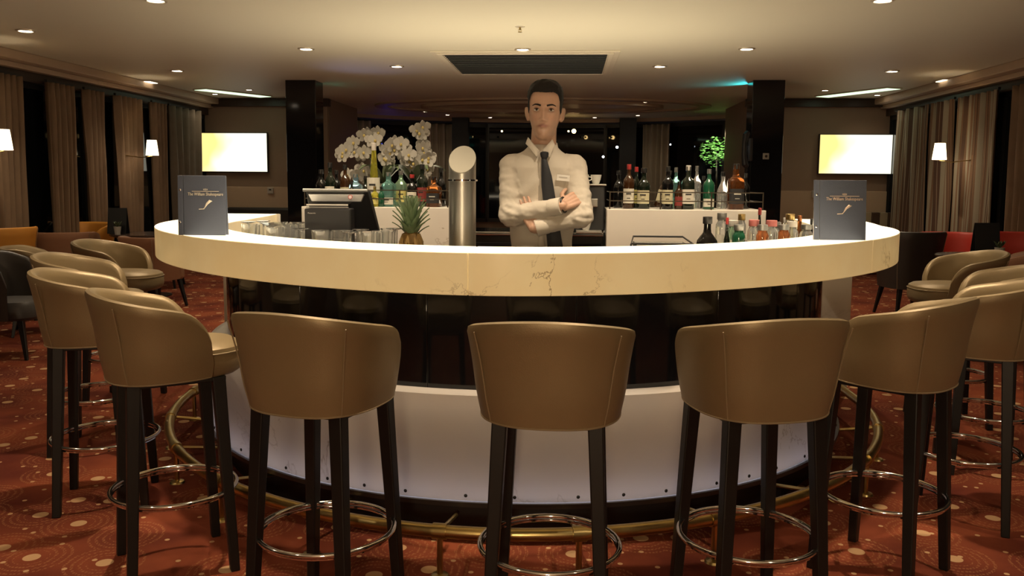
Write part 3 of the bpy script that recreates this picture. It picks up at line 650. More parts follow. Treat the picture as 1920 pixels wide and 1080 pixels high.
for px, top, wp, sh, gl, cp, lb, lab, dy in LB+RB:
    lz = (.12, .45)
    if lb is PAPER and 'lower label' in lab: lz = (.06, .26)
    shelf_bottle(px, top, wp, sh, gl, cp, lb, lab, dy, lz, tilt=radians(14) if 'leaning' in lab else 0)
# bottles on the worktop in the right bay
WB = [(1327, 406, 36, 'wine', BLACKG, CBLK, None, 'large black wine bottle standing apart at the left of the worktop bottles', 3.42), (1354, 399, 16, 'juice', CLEAR, CSIL, PAPER, 'clear bottle with silver cap, just right of the large black one', 3.72),
 (1364, 408, 11, 'wine', DARK, CRED, None, 'slim dark bottle with a bright red cap', 3.52), (1375, 413, 17, 'juice', SOFTG, CWHT, PAPER, 'pale bottle with white and red cap beside the slim dark one', 3.66),
 (1386, 421, 17, 'juice', GREEN, CSIL, None, 'small green bottle with a silver screw cap', 3.5), (1391, 401, 12, 'juice', CLEAR, CGOLD, PAPER, 'taller clear bottle behind the small green one', 3.85),
 (1414, 412, 17, 'juice', CLEAR, CPNK, PAPER, 'clear bottle with pink cap right of the small green bottle', 3.6), (1425, 390, 13, 'wine', BLACKG, CRED, None, 'tall black bottle with a long red capsule', 3.9),
 (1430, 421, 17, 'juice', ORANGE, CSIL, None, 'small orange bottle with silver cap in front of the red capsule bottle', 3.56), (1447, 413, 18, 'juice', CLEAR, CPNK, PAPER, 'clear bottle with pink cap in the middle of the row', 3.68),
 (1457, 416, 14, 'juice', CLEAR, CSIL, None, 'clear bottle with silver cap right of the middle pink cap', 3.86), (1470, 421, 17, 'juice', ORANGE, CSIL, None, 'small orange bottle with silver cap, the right one of two', 3.62),
 (1482, 401, 15, 'juice', CLEAR, CGOLD, LYEL, 'taller bottle with a gold cap at the back', 4.0), (1485, 415, 17, 'juice', CLEAR, CWHT, PAPER, 'clear bottle with pale cap below the gold cap one', 3.8),
 (1500, 404, 20, 'decanter', AMBER, CCOP, None, 'round copper coloured bottle near the right menu', 4.02), (1512, 421, 17, 'juice', CLEAR, CSIL, None, 'small clear bottle with silver cap nearest the right menu', 3.74),
 (1471, 408, 10, 'square', CLEAR, CWHT, PAPER, 'small white carton shaped bottle at the back right', 4.1), (1522, 410, 12, 'spirit', BLACKG, CBLK, None, 'dark bottle half hidden by the right menu', 4.05)]
for px, top, wp, sh, gl, cp, lb, lab, y in WB:
    while True:      # keep clear of the slab's inner edge
        p = at(px, top, y); u = min(1, abs(p.x-BC.x)/1.60)
        if y > 4.80-1.80*(1-u**1.85)**(1/1.85)+.06: break
        y += .02
    # standing place on the worktop
    bottle((p.x, y, WZ), wp*(1.4 if sh == 'juice' else 1.1)*y/1600/2, p.z-WZ, sh, gl, cp, lb, lab, (.3, .62), 'bottles on the worktop')
# glasses on the left worktop
wine_g = gm('drinking_glass', (.92, .93, .92), rough=.03, trans=.95, var=0)
gl0 = thing('drinking_glass', 'x', 'glass', (0, 0, 0))
G().lathe([(0, 0), (.026, 0), (.030, .004), (.034, .08), (.037, .165), (.0352, .165), (.032, .08), (.027, .012), (0, .010)], 24).build('bowl', wine_g, gl0)
gl1 = thing('drinking_glass', 'x', 'glass', (0, 0, 0))
G().lathe([(0, .170), (.034, .170), (.035, .168), (.006, .160), (.0045, .15), (.0045, .10), (.012, .092), (.034, .065), (.038, .03), (.033, 0), (.0315, 0), (.036, .03), (.032, .062), (.010, .088), (0, .09)], 24).build('bowl', wine_g, gl1)
k = 0; first0 = first1 = True
gpos = []
for row, (y0, sh_) in enumerate(((3.30, .02), (3.385, .06), (3.47, .02), (3.555, .06), (3.64, .02), (3.725, .06), (3.81, .02), (3.90, .06), (3.99, .02), (4.08, .06))):
    for c in range(10):
        x = -1.36+c*.084+sh_; y = y0+.003*((c*7+row*3) % 3-1)
        dx = (x-BC.x)/1.56; 
        if abs(dx) >= 1: continue
        yin = 4.80-1.80*(1-abs(dx)**1.85)**(1/1.85)+.08; yb = 4.84-1.2*sqrt(max(0, 1-((x-BC.x)/1.1)**2))-.05 if abs(x-BC.x) < 1.1 else 9
        if y < yin or y > min(yb, 4.14): continue
        if -1.02 < x < -.60 and 3.52 < y < 3.95: continue
        gpos.append((x, y))
for i, (x, y) in enumerate(gpos):
    src, ft = (gl0, first0) if i % 3 else (gl1, first1)
    lab = 'clear drinking glass in the crowd of glasses behind the left part of the counter' if src is gl0 else 'upturned stemmed glass in the crowd of glasses behind the left part of the counter'
    grp = 'upright glasses on the left worktop' if src is gl0 else 'upturned stemmed glasses on the left worktop'
    if ft:
        src.location = (x, y, WZ); src['label'] = lab; src['group'] = grp
        if src is gl0: first0 = False
        else: first1 = False
    else: dup(src, (x, y, WZ), 0, lab, grp)
# wire tray / glass bin on the right
a = at(1238, 455, 3.42)
t = thing('ice_bin', 'open clear bin with dark wire rim behind the counter right of the bartender', 'container', (a.x, 3.42, WZ))
g = G()
for s0, s1 in (((-.10, -.07), (.10, -.07)), ((.10, -.07), (.10, .09)), ((.10, .09), (-.10, .09)), ((-.10, .09), (-.10, -.07))):
    m_ = ((s0[0]+s1[0])/2, (s0[1]+s1[1])/2); g.box((m_[0], m_[1], .065), (abs(s1[0]-s0[0])+.003, abs(s1[1]-s0[1])+.003, .13))
g.build('bin_side', CLEAR, t, smooth=False)
G().tube([(-.12, -.075, .132), (.12, -.075, .132), (.10, .095, .15), (-.10, .095, .15)], .004, 6, closed=True).build('wire_rim', plast, t)
G().tube([(-.12, -.075, .132), (-.125, -.08, .08), (-.11, -.07, .0)], .004, 6).build('handle', plast, t)
# steel beer tower
a = at(867, 300, 3.50); R_ = 25*3.5/1600*1.02
t = thing('beer_tower', 'thick brushed steel cylinder with slanted round top beside the bartender', 'beer tower', (a.x, 3.50, WZ))
zt0 = at(867, 300, 3.5).z-WZ; n = 40; vs = []
for z_, tl in ((0, 0), (zt0*.5, 0), (zt0, 1)):
    for k in range(n):
        an = 2*pi*k/n; vs.append((R_*cos(an), R_*sin(an), z_+(tl*R_*sin(an)*1.0)))
g = G().add(vs, [(i*n+k, i*n+(k+1) % n, (i+1)*n+(k+1) % n, (i+1)*n+k) for i in range(2) for k in range(n)]+[tuple(range(n))[::-1]])
g.build('tube', steel, t)
G().add([(R_*.99*cos(2*pi*k/n), R_*.99*sin(2*pi*k/n), zt0+R_*sin(2*pi*k/n)+.0) for k in range(n)]+[(R_*.99*cos(2*pi*k/n), R_*.99*sin(2*pi*k/n), zt0+R_*sin(2*pi*k/n)+.004) for k in range(n)], [tuple(range(n))[::-1], tuple(range(n, 2*n))]+[(k, (k+1) % n, n+(k+1) % n, n+k) for k in range(n)]).build('slanted_cap', gm('satin_disc', (.19, .175, .135), rough=.6, metal=.2), t)
zc = at(867, 338, 3.5).z-WZ
G().lathe([(R_, -.004), (R_+.007, -.003), (R_+.007, .003), (R_, .004)], 40, (0, 0, zc)).build('collar_ring', chrome, t)
G().lathe([(R_, 0), (R_+.012, 0), (R_+.012, .01), (R_, .014)], 40).build('base_flange', chrome, t)
# pineapple
a = at(771, 440, 3.36)
t = thing('pineapple', 'whole pineapple with tall grey green leaves standing behind the counter', 'pineapple', (a.x, 3.36, WZ))
g = G(); vs = []; nr, nc = 12, 13; Hf, Rf = .172, .052
g.lathe([(0, 0), (Rf*.72, .004), (Rf*.95, .03), (Rf, .08), (Rf*.93, .13), (Rf*.7, .16), (Rf*.25, Hf), (0, Hf)], 24)
fr = g.build('fruit', gm('pineapple_skin', (.17, .10, .025), rough=.6, var=.4, vscale=40), t)
ge = G()
for j in range(nr):
    v = (j+.5)/nr; z = .008+v*.15; rr = Rf*sqrt(max(.05, 1-((v-.47)/.62)**2))
    for i in range(nc):
        an = 2*pi*(i+.5*(j % 2))/nc; c = Vector((rr*cos(an), rr*sin(an), z)); R = Matrix.Rotation(an, 3, 'Z')
        ge.add([c+R @ Vector(q) for q in ((-.002, -.010, 0), (-.002, 0, -.007), (-.002, .010, 0), (-.002, 0, .007), (.006, 0, .001))], [(0, 1, 4), (1, 2, 4), (2, 3, 4), (3, 0, 4)])
eo = ge.build('eye_scales', gm('pineapple_eyes', (.24, .15, .04), rough=.55, var=.4, vscale=60), fr, smooth=False); eo['kind'] = 'stuff'
leafm = gm('pineapple_leaf', (.13, .19, .10), rough=.45, var=.3, vscale=30)
random.seed(3)
for k in range(62):
    f = k/61; an = k*2.39996; ln = .042+.050*sin(pi*min(1, f*.85+.1)); 
    lean = radians(58-53*f); z0 = Hf-.012+.10*f; w_ = .0165*(1-.2*f); ca, sa = cos(an), sin(an); vs = []; nn = 6
    r0 = .022*(1-f)+.004
    for i in range(nn+1):
        u = i/nn; b_ = lean*(.65+.5*u) if f < .55 else lean*(1.0-.15*u)
        if i == 0: rr, zz = r0, z0
        else: rr += ln/nn*sin(b_*(1 if f < .55 else 1)); zz += ln/nn*cos(b_)
        ww = w_*(1-u)**.8*(1 if i else .8)+.0004
        c = Vector((rr*ca, rr*sa, zz)); sd_ = Vector((-sa, ca, 0)); od = Vector((ca, sa, 0))
        vs += [c-sd_*ww+od*(-.002), c+od*.0016+Vector((0, 0, -.0025)), c+sd_*ww+od*(-.002), c+Vector((0, 0, .0004))]
    fs = []
    for i in range(nn):
        for q in range(4): fs.append((i*4+q, i*4+(q+1) % 4, i*4+4+(q+1) % 4, i*4+4+q))
    G().add(vs, fs+[(0, 1, 2, 3)]).build('leaf', leafm, t)
# cash register terminal (seen from behind)
a = at(640, 455, 3.72)
t = thing('cash_register', 'black point of sale terminal seen from behind, left of the pineapple', 'cash register', (a.x-.0, 3.72, WZ), radians(4))
def tp(px, py, y=3.72):
    q = at(px, py, y); return (q.x-a.x, q.z-WZ)
zt1 = tp(640, 356)[1]
G().box((0, .06, .012), (.24, .26, .024)).build('base', plast, t, smooth=False, bevel=.006)
# slanted monitor: back housing, top lip
x0 = tp(575, 360)[0]; x1 = tp(690, 360)[0]; xr = tp(704, 436)[0]; zb = tp(700, 436)[1]
G().hexa([(x0+.035, -.02, zb), (xr, .09, zb), (xr+.0, .13, zb), (x0+.035, .13, zb)], [(x0+.005, -.03, zt1), (x1, -.03, zt1), (x1+.004, .03, zt1), (x0+.005, .03, zt1)]).build('monitor_housing', plast, t, smooth=False, bevel=.005)
G().tube([(x0-.004, -.038, zt1-.002), (x1+.004, -.038, zt1-.002)], .0075, 12).build('silver_lip', CSIL, t)
zp0, zp1 = tp(640, 378)[1], tp(640, 364)[1]; xa, xb = tp(583, 370)[0], tp(685, 370)[0]
G().hexa([(xa+.014, -.036, zp0), (xb-.014, -.036, zp0), (xb-.014, -.022, zp0), (xa+.014, -.022, zp0)], [(xa, -.044, zp1), (xb, -.044, zp1), (xb, -.022, zp1), (xa, -.022, zp1)]).build('silver_badge_panel', gm('brushed_silver_panel', (.62, .62, .63), rough=.35, metal=.7), t, smooth=False, bevel=.003)
xe, ze = tp(660, 369)
em = G().lathe([(0, 0), (.009, 0), (.009, .003), (0, .003)], 20).build('round_emblem', gm('emblem_white', (.7, .6, .6)), t); em.location = (xe, -.043, ze); em.rotation_euler = (pi/2, 0, 0)
e2 = G().tube([(.0085*cos(q*pi/8), .0085*sin(q*pi/8), .003) for q in range(16)], .0012, 6, closed=True).build('red_ring', gm('emblem_red', (.6, .03, .03)), em)
xa, xb = tp(586, 420)[0], tp(668, 420)[0]; z0, z1 = tp(600, 452)[1], tp(600, 389)[1]
G().box(((xa+xb)/2, -.09, (z0+z1)/2-.01), (xb-xa, .10, z1-z0+.02)).build('printer', plast, t, smooth=False, bevel=.006)
G().box(((xa+xb)/2, -.142, z0+.018), (xb-xa-.004, .004, .003)).build('printer_groove', CSIL, t, smooth=False)
G().box(((xa+xb)/2, -.138, z1+.016), (xb-xa-.02, .006, .006)).build('paper_cutter', CWHT, t, smooth=False); G().box(((xa+xb)/2, -.138, z1+.006), (xb-xa-.016, .006, .004)).build('paper_cutter', CSIL, t, smooth=False)
text_mesh('lettering', 'Panasonic', .0085, CWHT, t, (tp(599, 397)[0], -.1415, tp(599, 397)[1]-.003))
# menus
mcover = gm('menu_blue_cloth', (.085, .10, .14), rough=.55, bump=.1, bscale=300)
silver_p = gm('silver_foil', (.85, .80, .68), rough=.35, metal=.3); copper_p = gm('copper_foil', (.85, .68, .55), rough=.35, metal=.3)
for x0, x1, py, foil, lab in ((333, 424, 441, silver_p, 'navy blue bar menu standing on the left end of the counter'), (1527, 1622, 450, copper_p, 'navy blue bar menu standing on the right end of the counter')):
    a, b = onz(x0, py, ZT), onz(x1, py+.5, ZT); yy = (a.y+b.y)/2; wd = b.x-a.x; hh = at((x0+x1)/2, py-112, yy).z-ZT
    t = thing('menu', lab, 'menu', ((a.x+b.x)/2, yy, ZT), radians(1.5))
    lean = .02
    cov = G(); cov.hexa([(-wd/2+.024, 0, 0), (wd/2, 0, 0), (wd/2, .004, 0), (-wd/2+.024, .004, 0)], [(-wd/2+.024-.004, lean, hh), (wd/2-.0, lean, hh), (wd/2, lean+.004, hh), (-wd/2+.02, lean+.004, hh)]); cov.build('front_cover', mcover, t, smooth=False, bevel=.001)
    G().hexa([(-wd/2, 0, 0), (-wd/2+.022, 0, 0), (-wd/2+.022, .006, 0), (-wd/2, .006, 0)], [(-wd/2-.004, lean, hh), (-wd/2+.018, lean, hh), (-wd/2+.018, lean+.006, hh), (-wd/2-.004, lean+.006, hh)]).build('binding_strip', mcover, t, smooth=False, bevel=.001)
    G().hexa([(-wd/2, .0075, 0.002), (wd/2-.004, .0075, 0.002), (wd/2-.004, .014, 0.002), (-wd/2, .014, 0.002)], [(-wd/2, lean+.005, hh-.004), (wd/2-.004, lean+.005, hh-.004), (wd/2-.004, lean+.009, hh-.004), (-wd/2, lean+.009, hh-.004)]).build('pages', CWHT, t, smooth=False)
    G().hexa([(-wd/2, .0155, 0), (wd/2-.006, .05, 0), (wd/2-.006, .054, 0), (-wd/2, .0195, 0)], [(-wd/2+.002, lean+.01, hh-.001), (wd/2-.006, lean+.02, hh-.001), (wd/2-.006, lean+.024, hh-.001), (-wd/2+.002, lean+.014, hh-.001)]).build('back_cover', mcover, t, smooth=False, bevel=.001)
    tl = math.atan2(lean, hh)
    def on(u, v, off=.0012): return (u*wd, lean*v-off, v*hh)
    for v in (.22, .76):
        s_ = G().ell((0, 0, 0), (.0045, .0025, .0045), 10, 6).build('screw_post', chrome, t); s_.location = on(-.46, v)
    text_mesh('lettering', 'The William Shakespeare', .0185, foil, t, on(.075, .665), (pi/2-tl, 0, 0)).scale = (.78, 1, 1)
    g = G(); 
    for u0, u1, v in ((-.21, .36, .735),):
        p0, p1 = Vector(on(u0, v)), Vector(on(u1, v)); g.box((p0+p1)/2, (p1.x-p0.x, .0008, .0022))
    cx_, _, cz_ = on(.075, .75)
    for q in (-1, -.5, 0, .5, 1): g.box((cx_+q*.008, on(0, .75)[1], cz_+.004), (.0015, .0008, .009-abs(q)*.003), 0)
    g.build('crown_rule', foil, t, smooth=False)
    g = G(); pts = [on(-.045, .435), on(.03, .44), on(.06, .46), on(.11, .53), on(.17, .575), on(.215, .575)]
    g.tube(pts, [.0009, .0012, .0016, .0045, .006, .0008], 6); g.tube([on(-.06, .437), on(.05, .443)], .0016, 6)
    for q in range(5):
        u = .11+q*.02; g.tube([on(u, .53+q*.011), on(u+.03, .52+q*.011+.006)], .0008, 4)
    g.build('quill_emblem', foil, t)
# ------------------------------------------------------------------ upholstered shells (bar stools, lounge chairs)
def shell(g, r0x, r0y, flare, zb, zt, phm=118, phc=84, corner=.20, th=.036, nphi=56, nt=12, drop=.0, sq=2.5):
    """back shell: phi = 0 at the back (-y). rounded upper front corners, thick rolled rim"""
    prof = []
    def rad(phi, t, off):
        a = -pi/2+phi; c, s = cos(a), sin(a); t = max(0, t); fl = flare*(t**1.7)+.012*sin(pi*min(t, .35)/.35*.5)
        x = (r0x+fl-off)*math.copysign(abs(c)**(2/sq), c); y = (r0y+fl-off)*math.copysign(abs(s)**(2/sq), s)
        return x, y
    vs = []; fs = []
    R_ = nt*2+4
    for i in range(nphi+1):
        phi = radians(-phm+2*phm*i/nphi); ap = abs(math.degrees(phi)); u = max(0, (ap-phc)/(phm-phc)); u = min(u, 1)
        top = zt-drop*(ap/phm)**1.6-corner*(1-sqrt(max(0, 1-u*u))); bot = zb+.010*(ap/phm)**2
        hT = (zt-zb)
        ring = []
        for j in range(nt+1):
            z = bot+(top-th*.5-bot)*j/nt; t = (z-zb)/hT; x, y = rad(phi, t, 0); ring.append((x, y, z))
        x, y = rad(phi, (top-zb)/hT, th*.18); ring.append((x, y, top-th*.12))
        x, y = rad(phi, (top-zb)/hT, th*.5); ring.append((x, y, top))
        x, y = rad(phi, (top-zb)/hT, th*.82); ring.append((x, y, top-th*.12))
        for j in range(nt, -1, -1):
            z = bot+(top-th*.5-bot)*j/nt; t = (z-zb)/hT; x, y = rad(phi, t, th); ring.append((x, y, z))
        vs += ring
    m = len(ring)
    for i in range(nphi):
        for j in range(m): fs.append((i*m+j, (i+1)*m+j, (i+1)*m+(j+1) % m, i*m+(j+1) % m))
    fs += [tuple(range(m)), tuple(nphi*m+j for j in range(m))[::-1]]
    g.add(vs, fs); return rad
def seam_line(rad, zb, zt, phi, off=-.0008, r=.0022):
    return G().tube([(*rad(radians(phi), k/12, off), zb+(zt-zb)*k/12) for k in range(13)], r, 6)
def make_stool(label, lmat=leather, smat=seam_m):
    t = thing('bar_stool', label, 'bar stool', (0, 0, 0))
    zb, zt = .700, 1.008
    g = G(); rad = shell(g, .206, .204, .042, zb, zt, drop=.085, corner=.15); back = g.build('backrest', lmat, t)
    for ph in (-47, 47): seam_line(rad, zb+.004, zt-.043, ph, off=.0002, r=.0024).build('seam', smat, back)
    pts = [(*rad(radians(-117+234*i/48), 0, .0), zb+.010*((abs(-117+234*i/48)/118)**2)) for i in range(49)]
    G().tube(pts, .003, 6).build('piping', smat, back)
    pts = []
    g = G(); vs = []; n = 40
    prof = [(0, .700), (.90, .700), (.97, .712), (1.0, .735), (1.0, .775), (.975, .797), (.90, .808), (.6, .818), (0, .822)]
    for f, z in prof:
        for k in range(n):
            a = 2*pi*k/n; c, s = cos(a), sin(a); ry = .195 if s > 0 else .168
            vs.append((.178*f*math.copysign(abs(c)**.78, c), .055*(1 if s > 0 else 0)*f+(ry*f)*math.copysign(abs(s)**.78, s), z))
    g.add(vs, [(i*n+k, i*n+(k+1) % n, (i+1)*n+(k+1) % n, (i+1)*n+k) for i in range(len(prof)-1) for k in range(n)])
    seat = g.build('seat', lmat, t)
    pl = []
    for k in range(n):
        a = 2*pi*k/n; c, s = cos(a), sin(a); ry = .195 if s > 0 else .168
        pl.append((.179*math.copysign(abs(c)**.78, c), .055*(1 if s > 0 else 0)+ry*1.005*math.copysign(abs(s)**.78, s), .782))
    G().tube(pl, .0028, 6, closed=True).build('piping', smat, seat)
    G().box((0, .01, .693), (.31, .31, .018)).build('seat_frame', black_wood, t, smooth=False, bevel=.004)
    for sx in (-1, 1):
        for sy in (-1, 1):
            a, b = .022, .016; X, Y, x, y = sx*.136, sy*.136+.005, sx*.168, sy*.168+.005
            q = lambda cx, cy, h, z: [(cx-h, cy-h, z), (cx+h, cy-h, z), (cx+h, cy+h, z), (cx-h, cy+h, z)]
            lg = G().hexa(q(x, y, b, 0), q(X, Y, a, .70)).build('leg', black_wood, t, smooth=False, bevel=.004)
    G().tube([(.212*cos(2*pi*k/48), .005+.212*sin(2*pi*k/48), .285) for k in range(48)], .0085, 10, closed=True).build('footrest_ring', chrome, t)
    G().tube([(.207*cos(2*pi*k/48), .005+.207*sin(2*pi*k/48), .272) for k in range(48)], .004, 6, closed=True).build('ring_band', chrome, t)
    return t
stools = [  # x, y, facing (deg, 0 = towards +y), label
 (.144, 2.495, -3, 'bar stool in the centre front, seen square from behind'),
 (-.565, 2.555, -17, 'bar stool left of the centre one, backrest under the middle left of the counter'),
 (.765, 2.62, 16, 'bar stool right of the centre one, footrest ring fully visible'),
 (-1.215, 2.875, -56, 'bar stool third from the centre to the left, seat cushion showing at its right'),
 (1.325, 3.03, 48, 'bar stool third from the centre to the right, by the counter end'),
 (-1.79, 3.45, -70, 'bar stool on the left half hidden behind the third one'),
 (1.85, 3.58, 64, 'bar stool on the right cut by the picture edge'),
 (-2.23, 4.15, -80, 'bar stool on the far left with a bright lit inner backrest'),
 (2.23, 4.22, 78, 'bar stool on the far right with a bright lit inner backrest'),
 (-2.58, 5.08, -88, 'bar stool last on the left, nearest the lounge tables'),
 (2.42, 5.05, 88, 'bar stool last on the right with its dark seat showing')]
st = None
for x, y, r, lab in stools:
    lab = 'bronze '+lab
    if st is None: st = make_stool(lab); st.location = (x, y, 0); st.rotation_euler = (0, 0, radians(r))
    else: dup(st, (x, y, 0), radians(r), lab)
for o in S.objects:
    if o.get('category') == 'bar stool': o['group'] = 'bronze bar stools round the counter'
# ------------------------------------------------------------------ lounge furniture
def make_tub(label, lmat, hgt=.80):
    t = thing('lounge_chair', label, 'armchair', (0, 0, 0))
    zb, zt = .30, hgt
    g = G(); rad = shell(g, .27, .26, .06, zb, zt, phm=112, phc=60, corner=.22, th=.05, nphi=36, nt=8); b = g.build('backrest', lmat, t)
    for ph in (-48, 48): seam_line(rad, zb+.004, zt-.02, ph, r=.003).build('seam', seam_m, b)
    G().lathe([(0, .30), (.22, .30), (.235, .32), (.235, .41), (.215, .44), (.1, .455), (0, .458)], 28, (0, .045, 0), sq=3).build('seat', lmat, t)
    for sx in (-1, 1):
        for sy in (-1, 1):
            q = lambda cx, cy, h, z: [(cx-h, cy-h, z), (cx+h, cy-h, z), (cx+h, cy+h, z), (cx-h, cy+h, z)]
            G().hexa(q(sx*.22, sy*.22, .012, 0), q(sx*.17, sy*.17, .022, .31)).build('leg', black_wood, t, smooth=False, bevel=.003)
    return t
orange = gm('orange_leather', (.55, .24, .035), rough=.5); red = gm('red_leather', (.50, .045, .03), rough=.5); brown_l = gm('brown_leather', (.20, .095, .05), rough=.5); dark_l = gm('dark_leather', (.03, .025, .022), rough=.45)
def px_chair(px, top, y, m, rz, lab, h=.80, src=None):
    p = at(px, top, y); h = p.z
    t = make_tub(lab, m, h); t.location = (p.x, y, 0); t.rotation_euler = (0, 0, radians(rz)); t['group'] = 'tub chairs in the lounge'
    return t
px_chair(155, 418, 9.7, orange, 165, 'orange leather tub chair at the left lounge table', .88)
px_chair(300, 428, 10.6, orange, 100, 'orange leather tub chair half hidden right of the left table', .82)
px_chair(125, 433, 8.9, brown_l, 20, 'dark brown tub chair in front of the left lounge table', .87)
px_chair(288, 442, 8.9, brown_l, -25, 'large brown tub chair just left of the counter end', .83)
px_chair(72, 462, 7.3, leather, -60, 'bronze tub chair by the left curtains behind the bar stools', .83)
px_chair(8, 475, 6.3, dark_l, -80, 'black armchair cut by the left picture edge', .86)
px_chair(-8, 425, 7.8, orange, 60, 'orange chair at the very left edge of view', .9)
px_chair(1905, 437, 8.9, red, 165, 'bright red tub chair at the right edge of view', .86)
px_chair(1785, 437, 10.1, red, 175, 'red tub chair behind the right table menu', .80)
px_chair(1705, 432, 9.2, dark_l, 10, 'dark tub chair beyond the counter end on the right', .85)
px_chair(1905, 468, 6.9, brown_l, 60, 'brown tub chair right edge, behind the bar stool', .82)
def table(px, py, y, r, lab):
    p = at(px, py, y); t = thing('lounge_table', lab, 'table', (p.x, y, 0)); z = .74
    G().lathe([(0, z-.03), (r-.02, z-.03), (r, z-.018), (r, z-.004), (r-.004, z), (0, z)], 36).build('table_top', gm('dark_table_wood', (.05, .03, .022), rough=.2), t)
    G().lathe([(.035, .02), (.03, z-.03)], 16).build('table_leg', black_wood, t); G().lathe([(0, 0), (.24, 0), (.24, .012), (.04, .03), (0, .03)], 30).build('table_foot', black_wood, t)
    return t
t1 = table(278, 440, 9.75, .42, 'dark round table in the left lounge with menu and small plant'); t2 = table(1850, 460, 8.0, .42, 'dark round table in the right lounge with menu and small plant')
pot_m = gm('small_pot_grey', (.35, .32, .28), rough=.5); leaf_d = gm('dark_plant_leaf', (.09, .12, .06), rough=.5, var=.3)
def tabletop(px, t, lab):
    x = at(px, 430, t.location.y-.1).x; y = t.location.y-.1; z = .74
    m = thing('table_menu', 'black folded menu card standing on the '+lab, 'menu', (x, y, z), radians(3))
    G().hexa([(-.11, -.05, 0), (.11, -.05, 0), (.11, -.045, 0), (-.11, -.045, 0)], [(-.11, -.004, .30), (.11, -.004, .30), (.11, 0, .30), (-.11, 0, .30)]).build('front_panel', blk, m, smooth=False)
    G().hexa([(-.11, .05, 0), (.11, .05, 0), (.11, .055, 0), (-.11, .055, 0)], [(-.11, .001, .30), (.11, .001, .30), (.11, .005, .30), (-.11, .005, .30)]).build('back_panel', blk, m, smooth=False)
    p = thing('potted_plant', 'tiny potted plant in front of the black menu on the '+lab, 'plant', (x+.06, y-.13, z))
    G().lathe([(0, 0), (.03, 0), (.042, .09), (.038, .09), (.028, .01), (0, .01)], 16).build('pot', pot_m, p)
    random.seed(5)
    for k in range(12):
        an = k*2.4; d = Vector((cos(an), sin(an), .9+.5*random.random())).normalized(); b = Vector((0, 0, .08)); e = b+d*.09; s_ = Vector((-sin(an), cos(an), 0))*.016; mid = (b+e)/2
        G().add([b, mid+s_, e, mid-s_, mid+Vector((0, 0, .006))], [(0, 1, 4), (1, 2, 4), (2, 3, 4), (3, 0, 4)]).build('leaf', leaf_d, p, smooth=False)
tabletop(222, t1, 'left lounge table'); tabletop(1850, t2, 'right lounge table')
# glowing table added behind the back bar, unseen from the front, to brighten the ceiling
t = thing('ceiling_fill_table', 'added long table with glowing top behind the back bar cabinets, lighting the ceiling', 'table', (-.25, 7.75, 0))
G().box((0, 0, .85), (3.5, 1.5, .04)).build('table_top', gm('fill_table_glow', (.85, .8, .68), emit=(1, .86, .62), es=2.6, var=.05), t, smooth=False, bevel=.006)
G().box((0, 0, .81), (3.5, 1.5, .04)).build('top_frame', black_wood, t, smooth=False)
for sx in (-1.65, 1.65):
    for sy in (-.65, .65): G().box((sx, sy, .395), (.09, .09, .79), taper=.7).build('leg', black_wood, t, smooth=False, bevel=.004)
# striped bench against the right television wall
a = at(1600, 410, YW-.3); b = at(1682, 410, YW-.3)
t = thing('wall_bench', 'upholstered wall bench with cream and brown striped back under the right television', 'bench', ((a.x+b.x)/2+.0, YW-.40, 0)); wd = 1.5
G().box((0, .0, .22), (wd, .55, .42)).build('seat', brown_l, t, smooth=False, bevel=.02)
for k in range(12): G().box((-wd/2+(k+.5)*wd/12, .30, .68), (wd/12-.003, .10, .50)).build('back_channel', gm('bench_cream', (.42, .34, .22), rough=.7) if k % 2 else gm('bench_brown', (.09, .05, .03), rough=.7), t, smooth=False, bevel=.01)
a = at(490, 400, YW-.3)
t = thing('wall_bench', 'dark wall bench with rounded corners under the left television', 'bench', (a.x, YW-.40, 0))
G().box((0, 0, .22), (1.3, .55, .42)).build('seat', brown_l, t, smooth=False, bevel=.03); G().box((0, .30, .66), (1.3, .10, .52)).build('bench_back', dark_l, t, smooth=False, bevel=.04)
# wall lamps
shade_m = gm('lit_lampshade', (.9, .8, .6), emit=(1, .80, .50), es=3, var=0)
for px, py, y, lab, e in ((6, 262, 6.05, 'lit wall lamp with tapered shade at the left edge', 8), (285, 277, 9.05, 'lit wall lamp with tapered shade between the far left curtains', 8), (1762, 284, 9.1, 'lit wall lamp with tapered shade on the right striped curtains', 8)):
    sd = -1 if px < 900 else 1; x = (XL+.50 if sd < 0 else XR-.50)
    r = ray(px, py); tt = (x-CX)/r.x; p = Vector((x, r.y*tt, H+r.z*tt))
    t = thing('wall_lamp', lab, 'wall lamp', p)
    G().lathe([(.082, -.10), (.082, -.093), (.060, .10), (.058, .10), (.079, -.097)], 20).build('lamp_shade', shade_m, t)
    G().tube([(0, 0, -.05), (0, 0, -.11), (sd*.15, 0, -.13), (sd*.38, 0, -.10)], .006, 8).build('lamp_arm', brass, t)
    G().box((sd*.39, 0, -.10), (.02, .07, .12)).build('wall_plate', brass, t, smooth=False, bevel=.004)
    l = bpy.data.lights.new('bulb', 'POINT'); l.energy = e; l.color = WARM; l.shadow_soft_size = .03
    o = bpy.data.objects.new('bulb', l); COL.objects.link(o); o.location = p+Vector((0, 0, -.09))
t = thing('rear_fill_lamp', 'added standing fill lamp with cylindrical shade, unseen behind the photographer', 'floor lamp', (.1, -1.5, 0))  # unseen lamp added to brighten the stool backs from behind the camera
G().lathe([(0, 0), (.16, 0), (.16, .015), (.02, .03), (0, .03)], 28).build('base', brass, t); G().tube([(0, 0, .02), (0, 0, 1.55)], .012, 10).build('pole', brass, t)
G().lathe([(.20, 1.42), (.20, 1.425), (.16, 1.80), (.157, 1.80), (.197, 1.423)], 28).build('lamp_shade', shade_m, t)
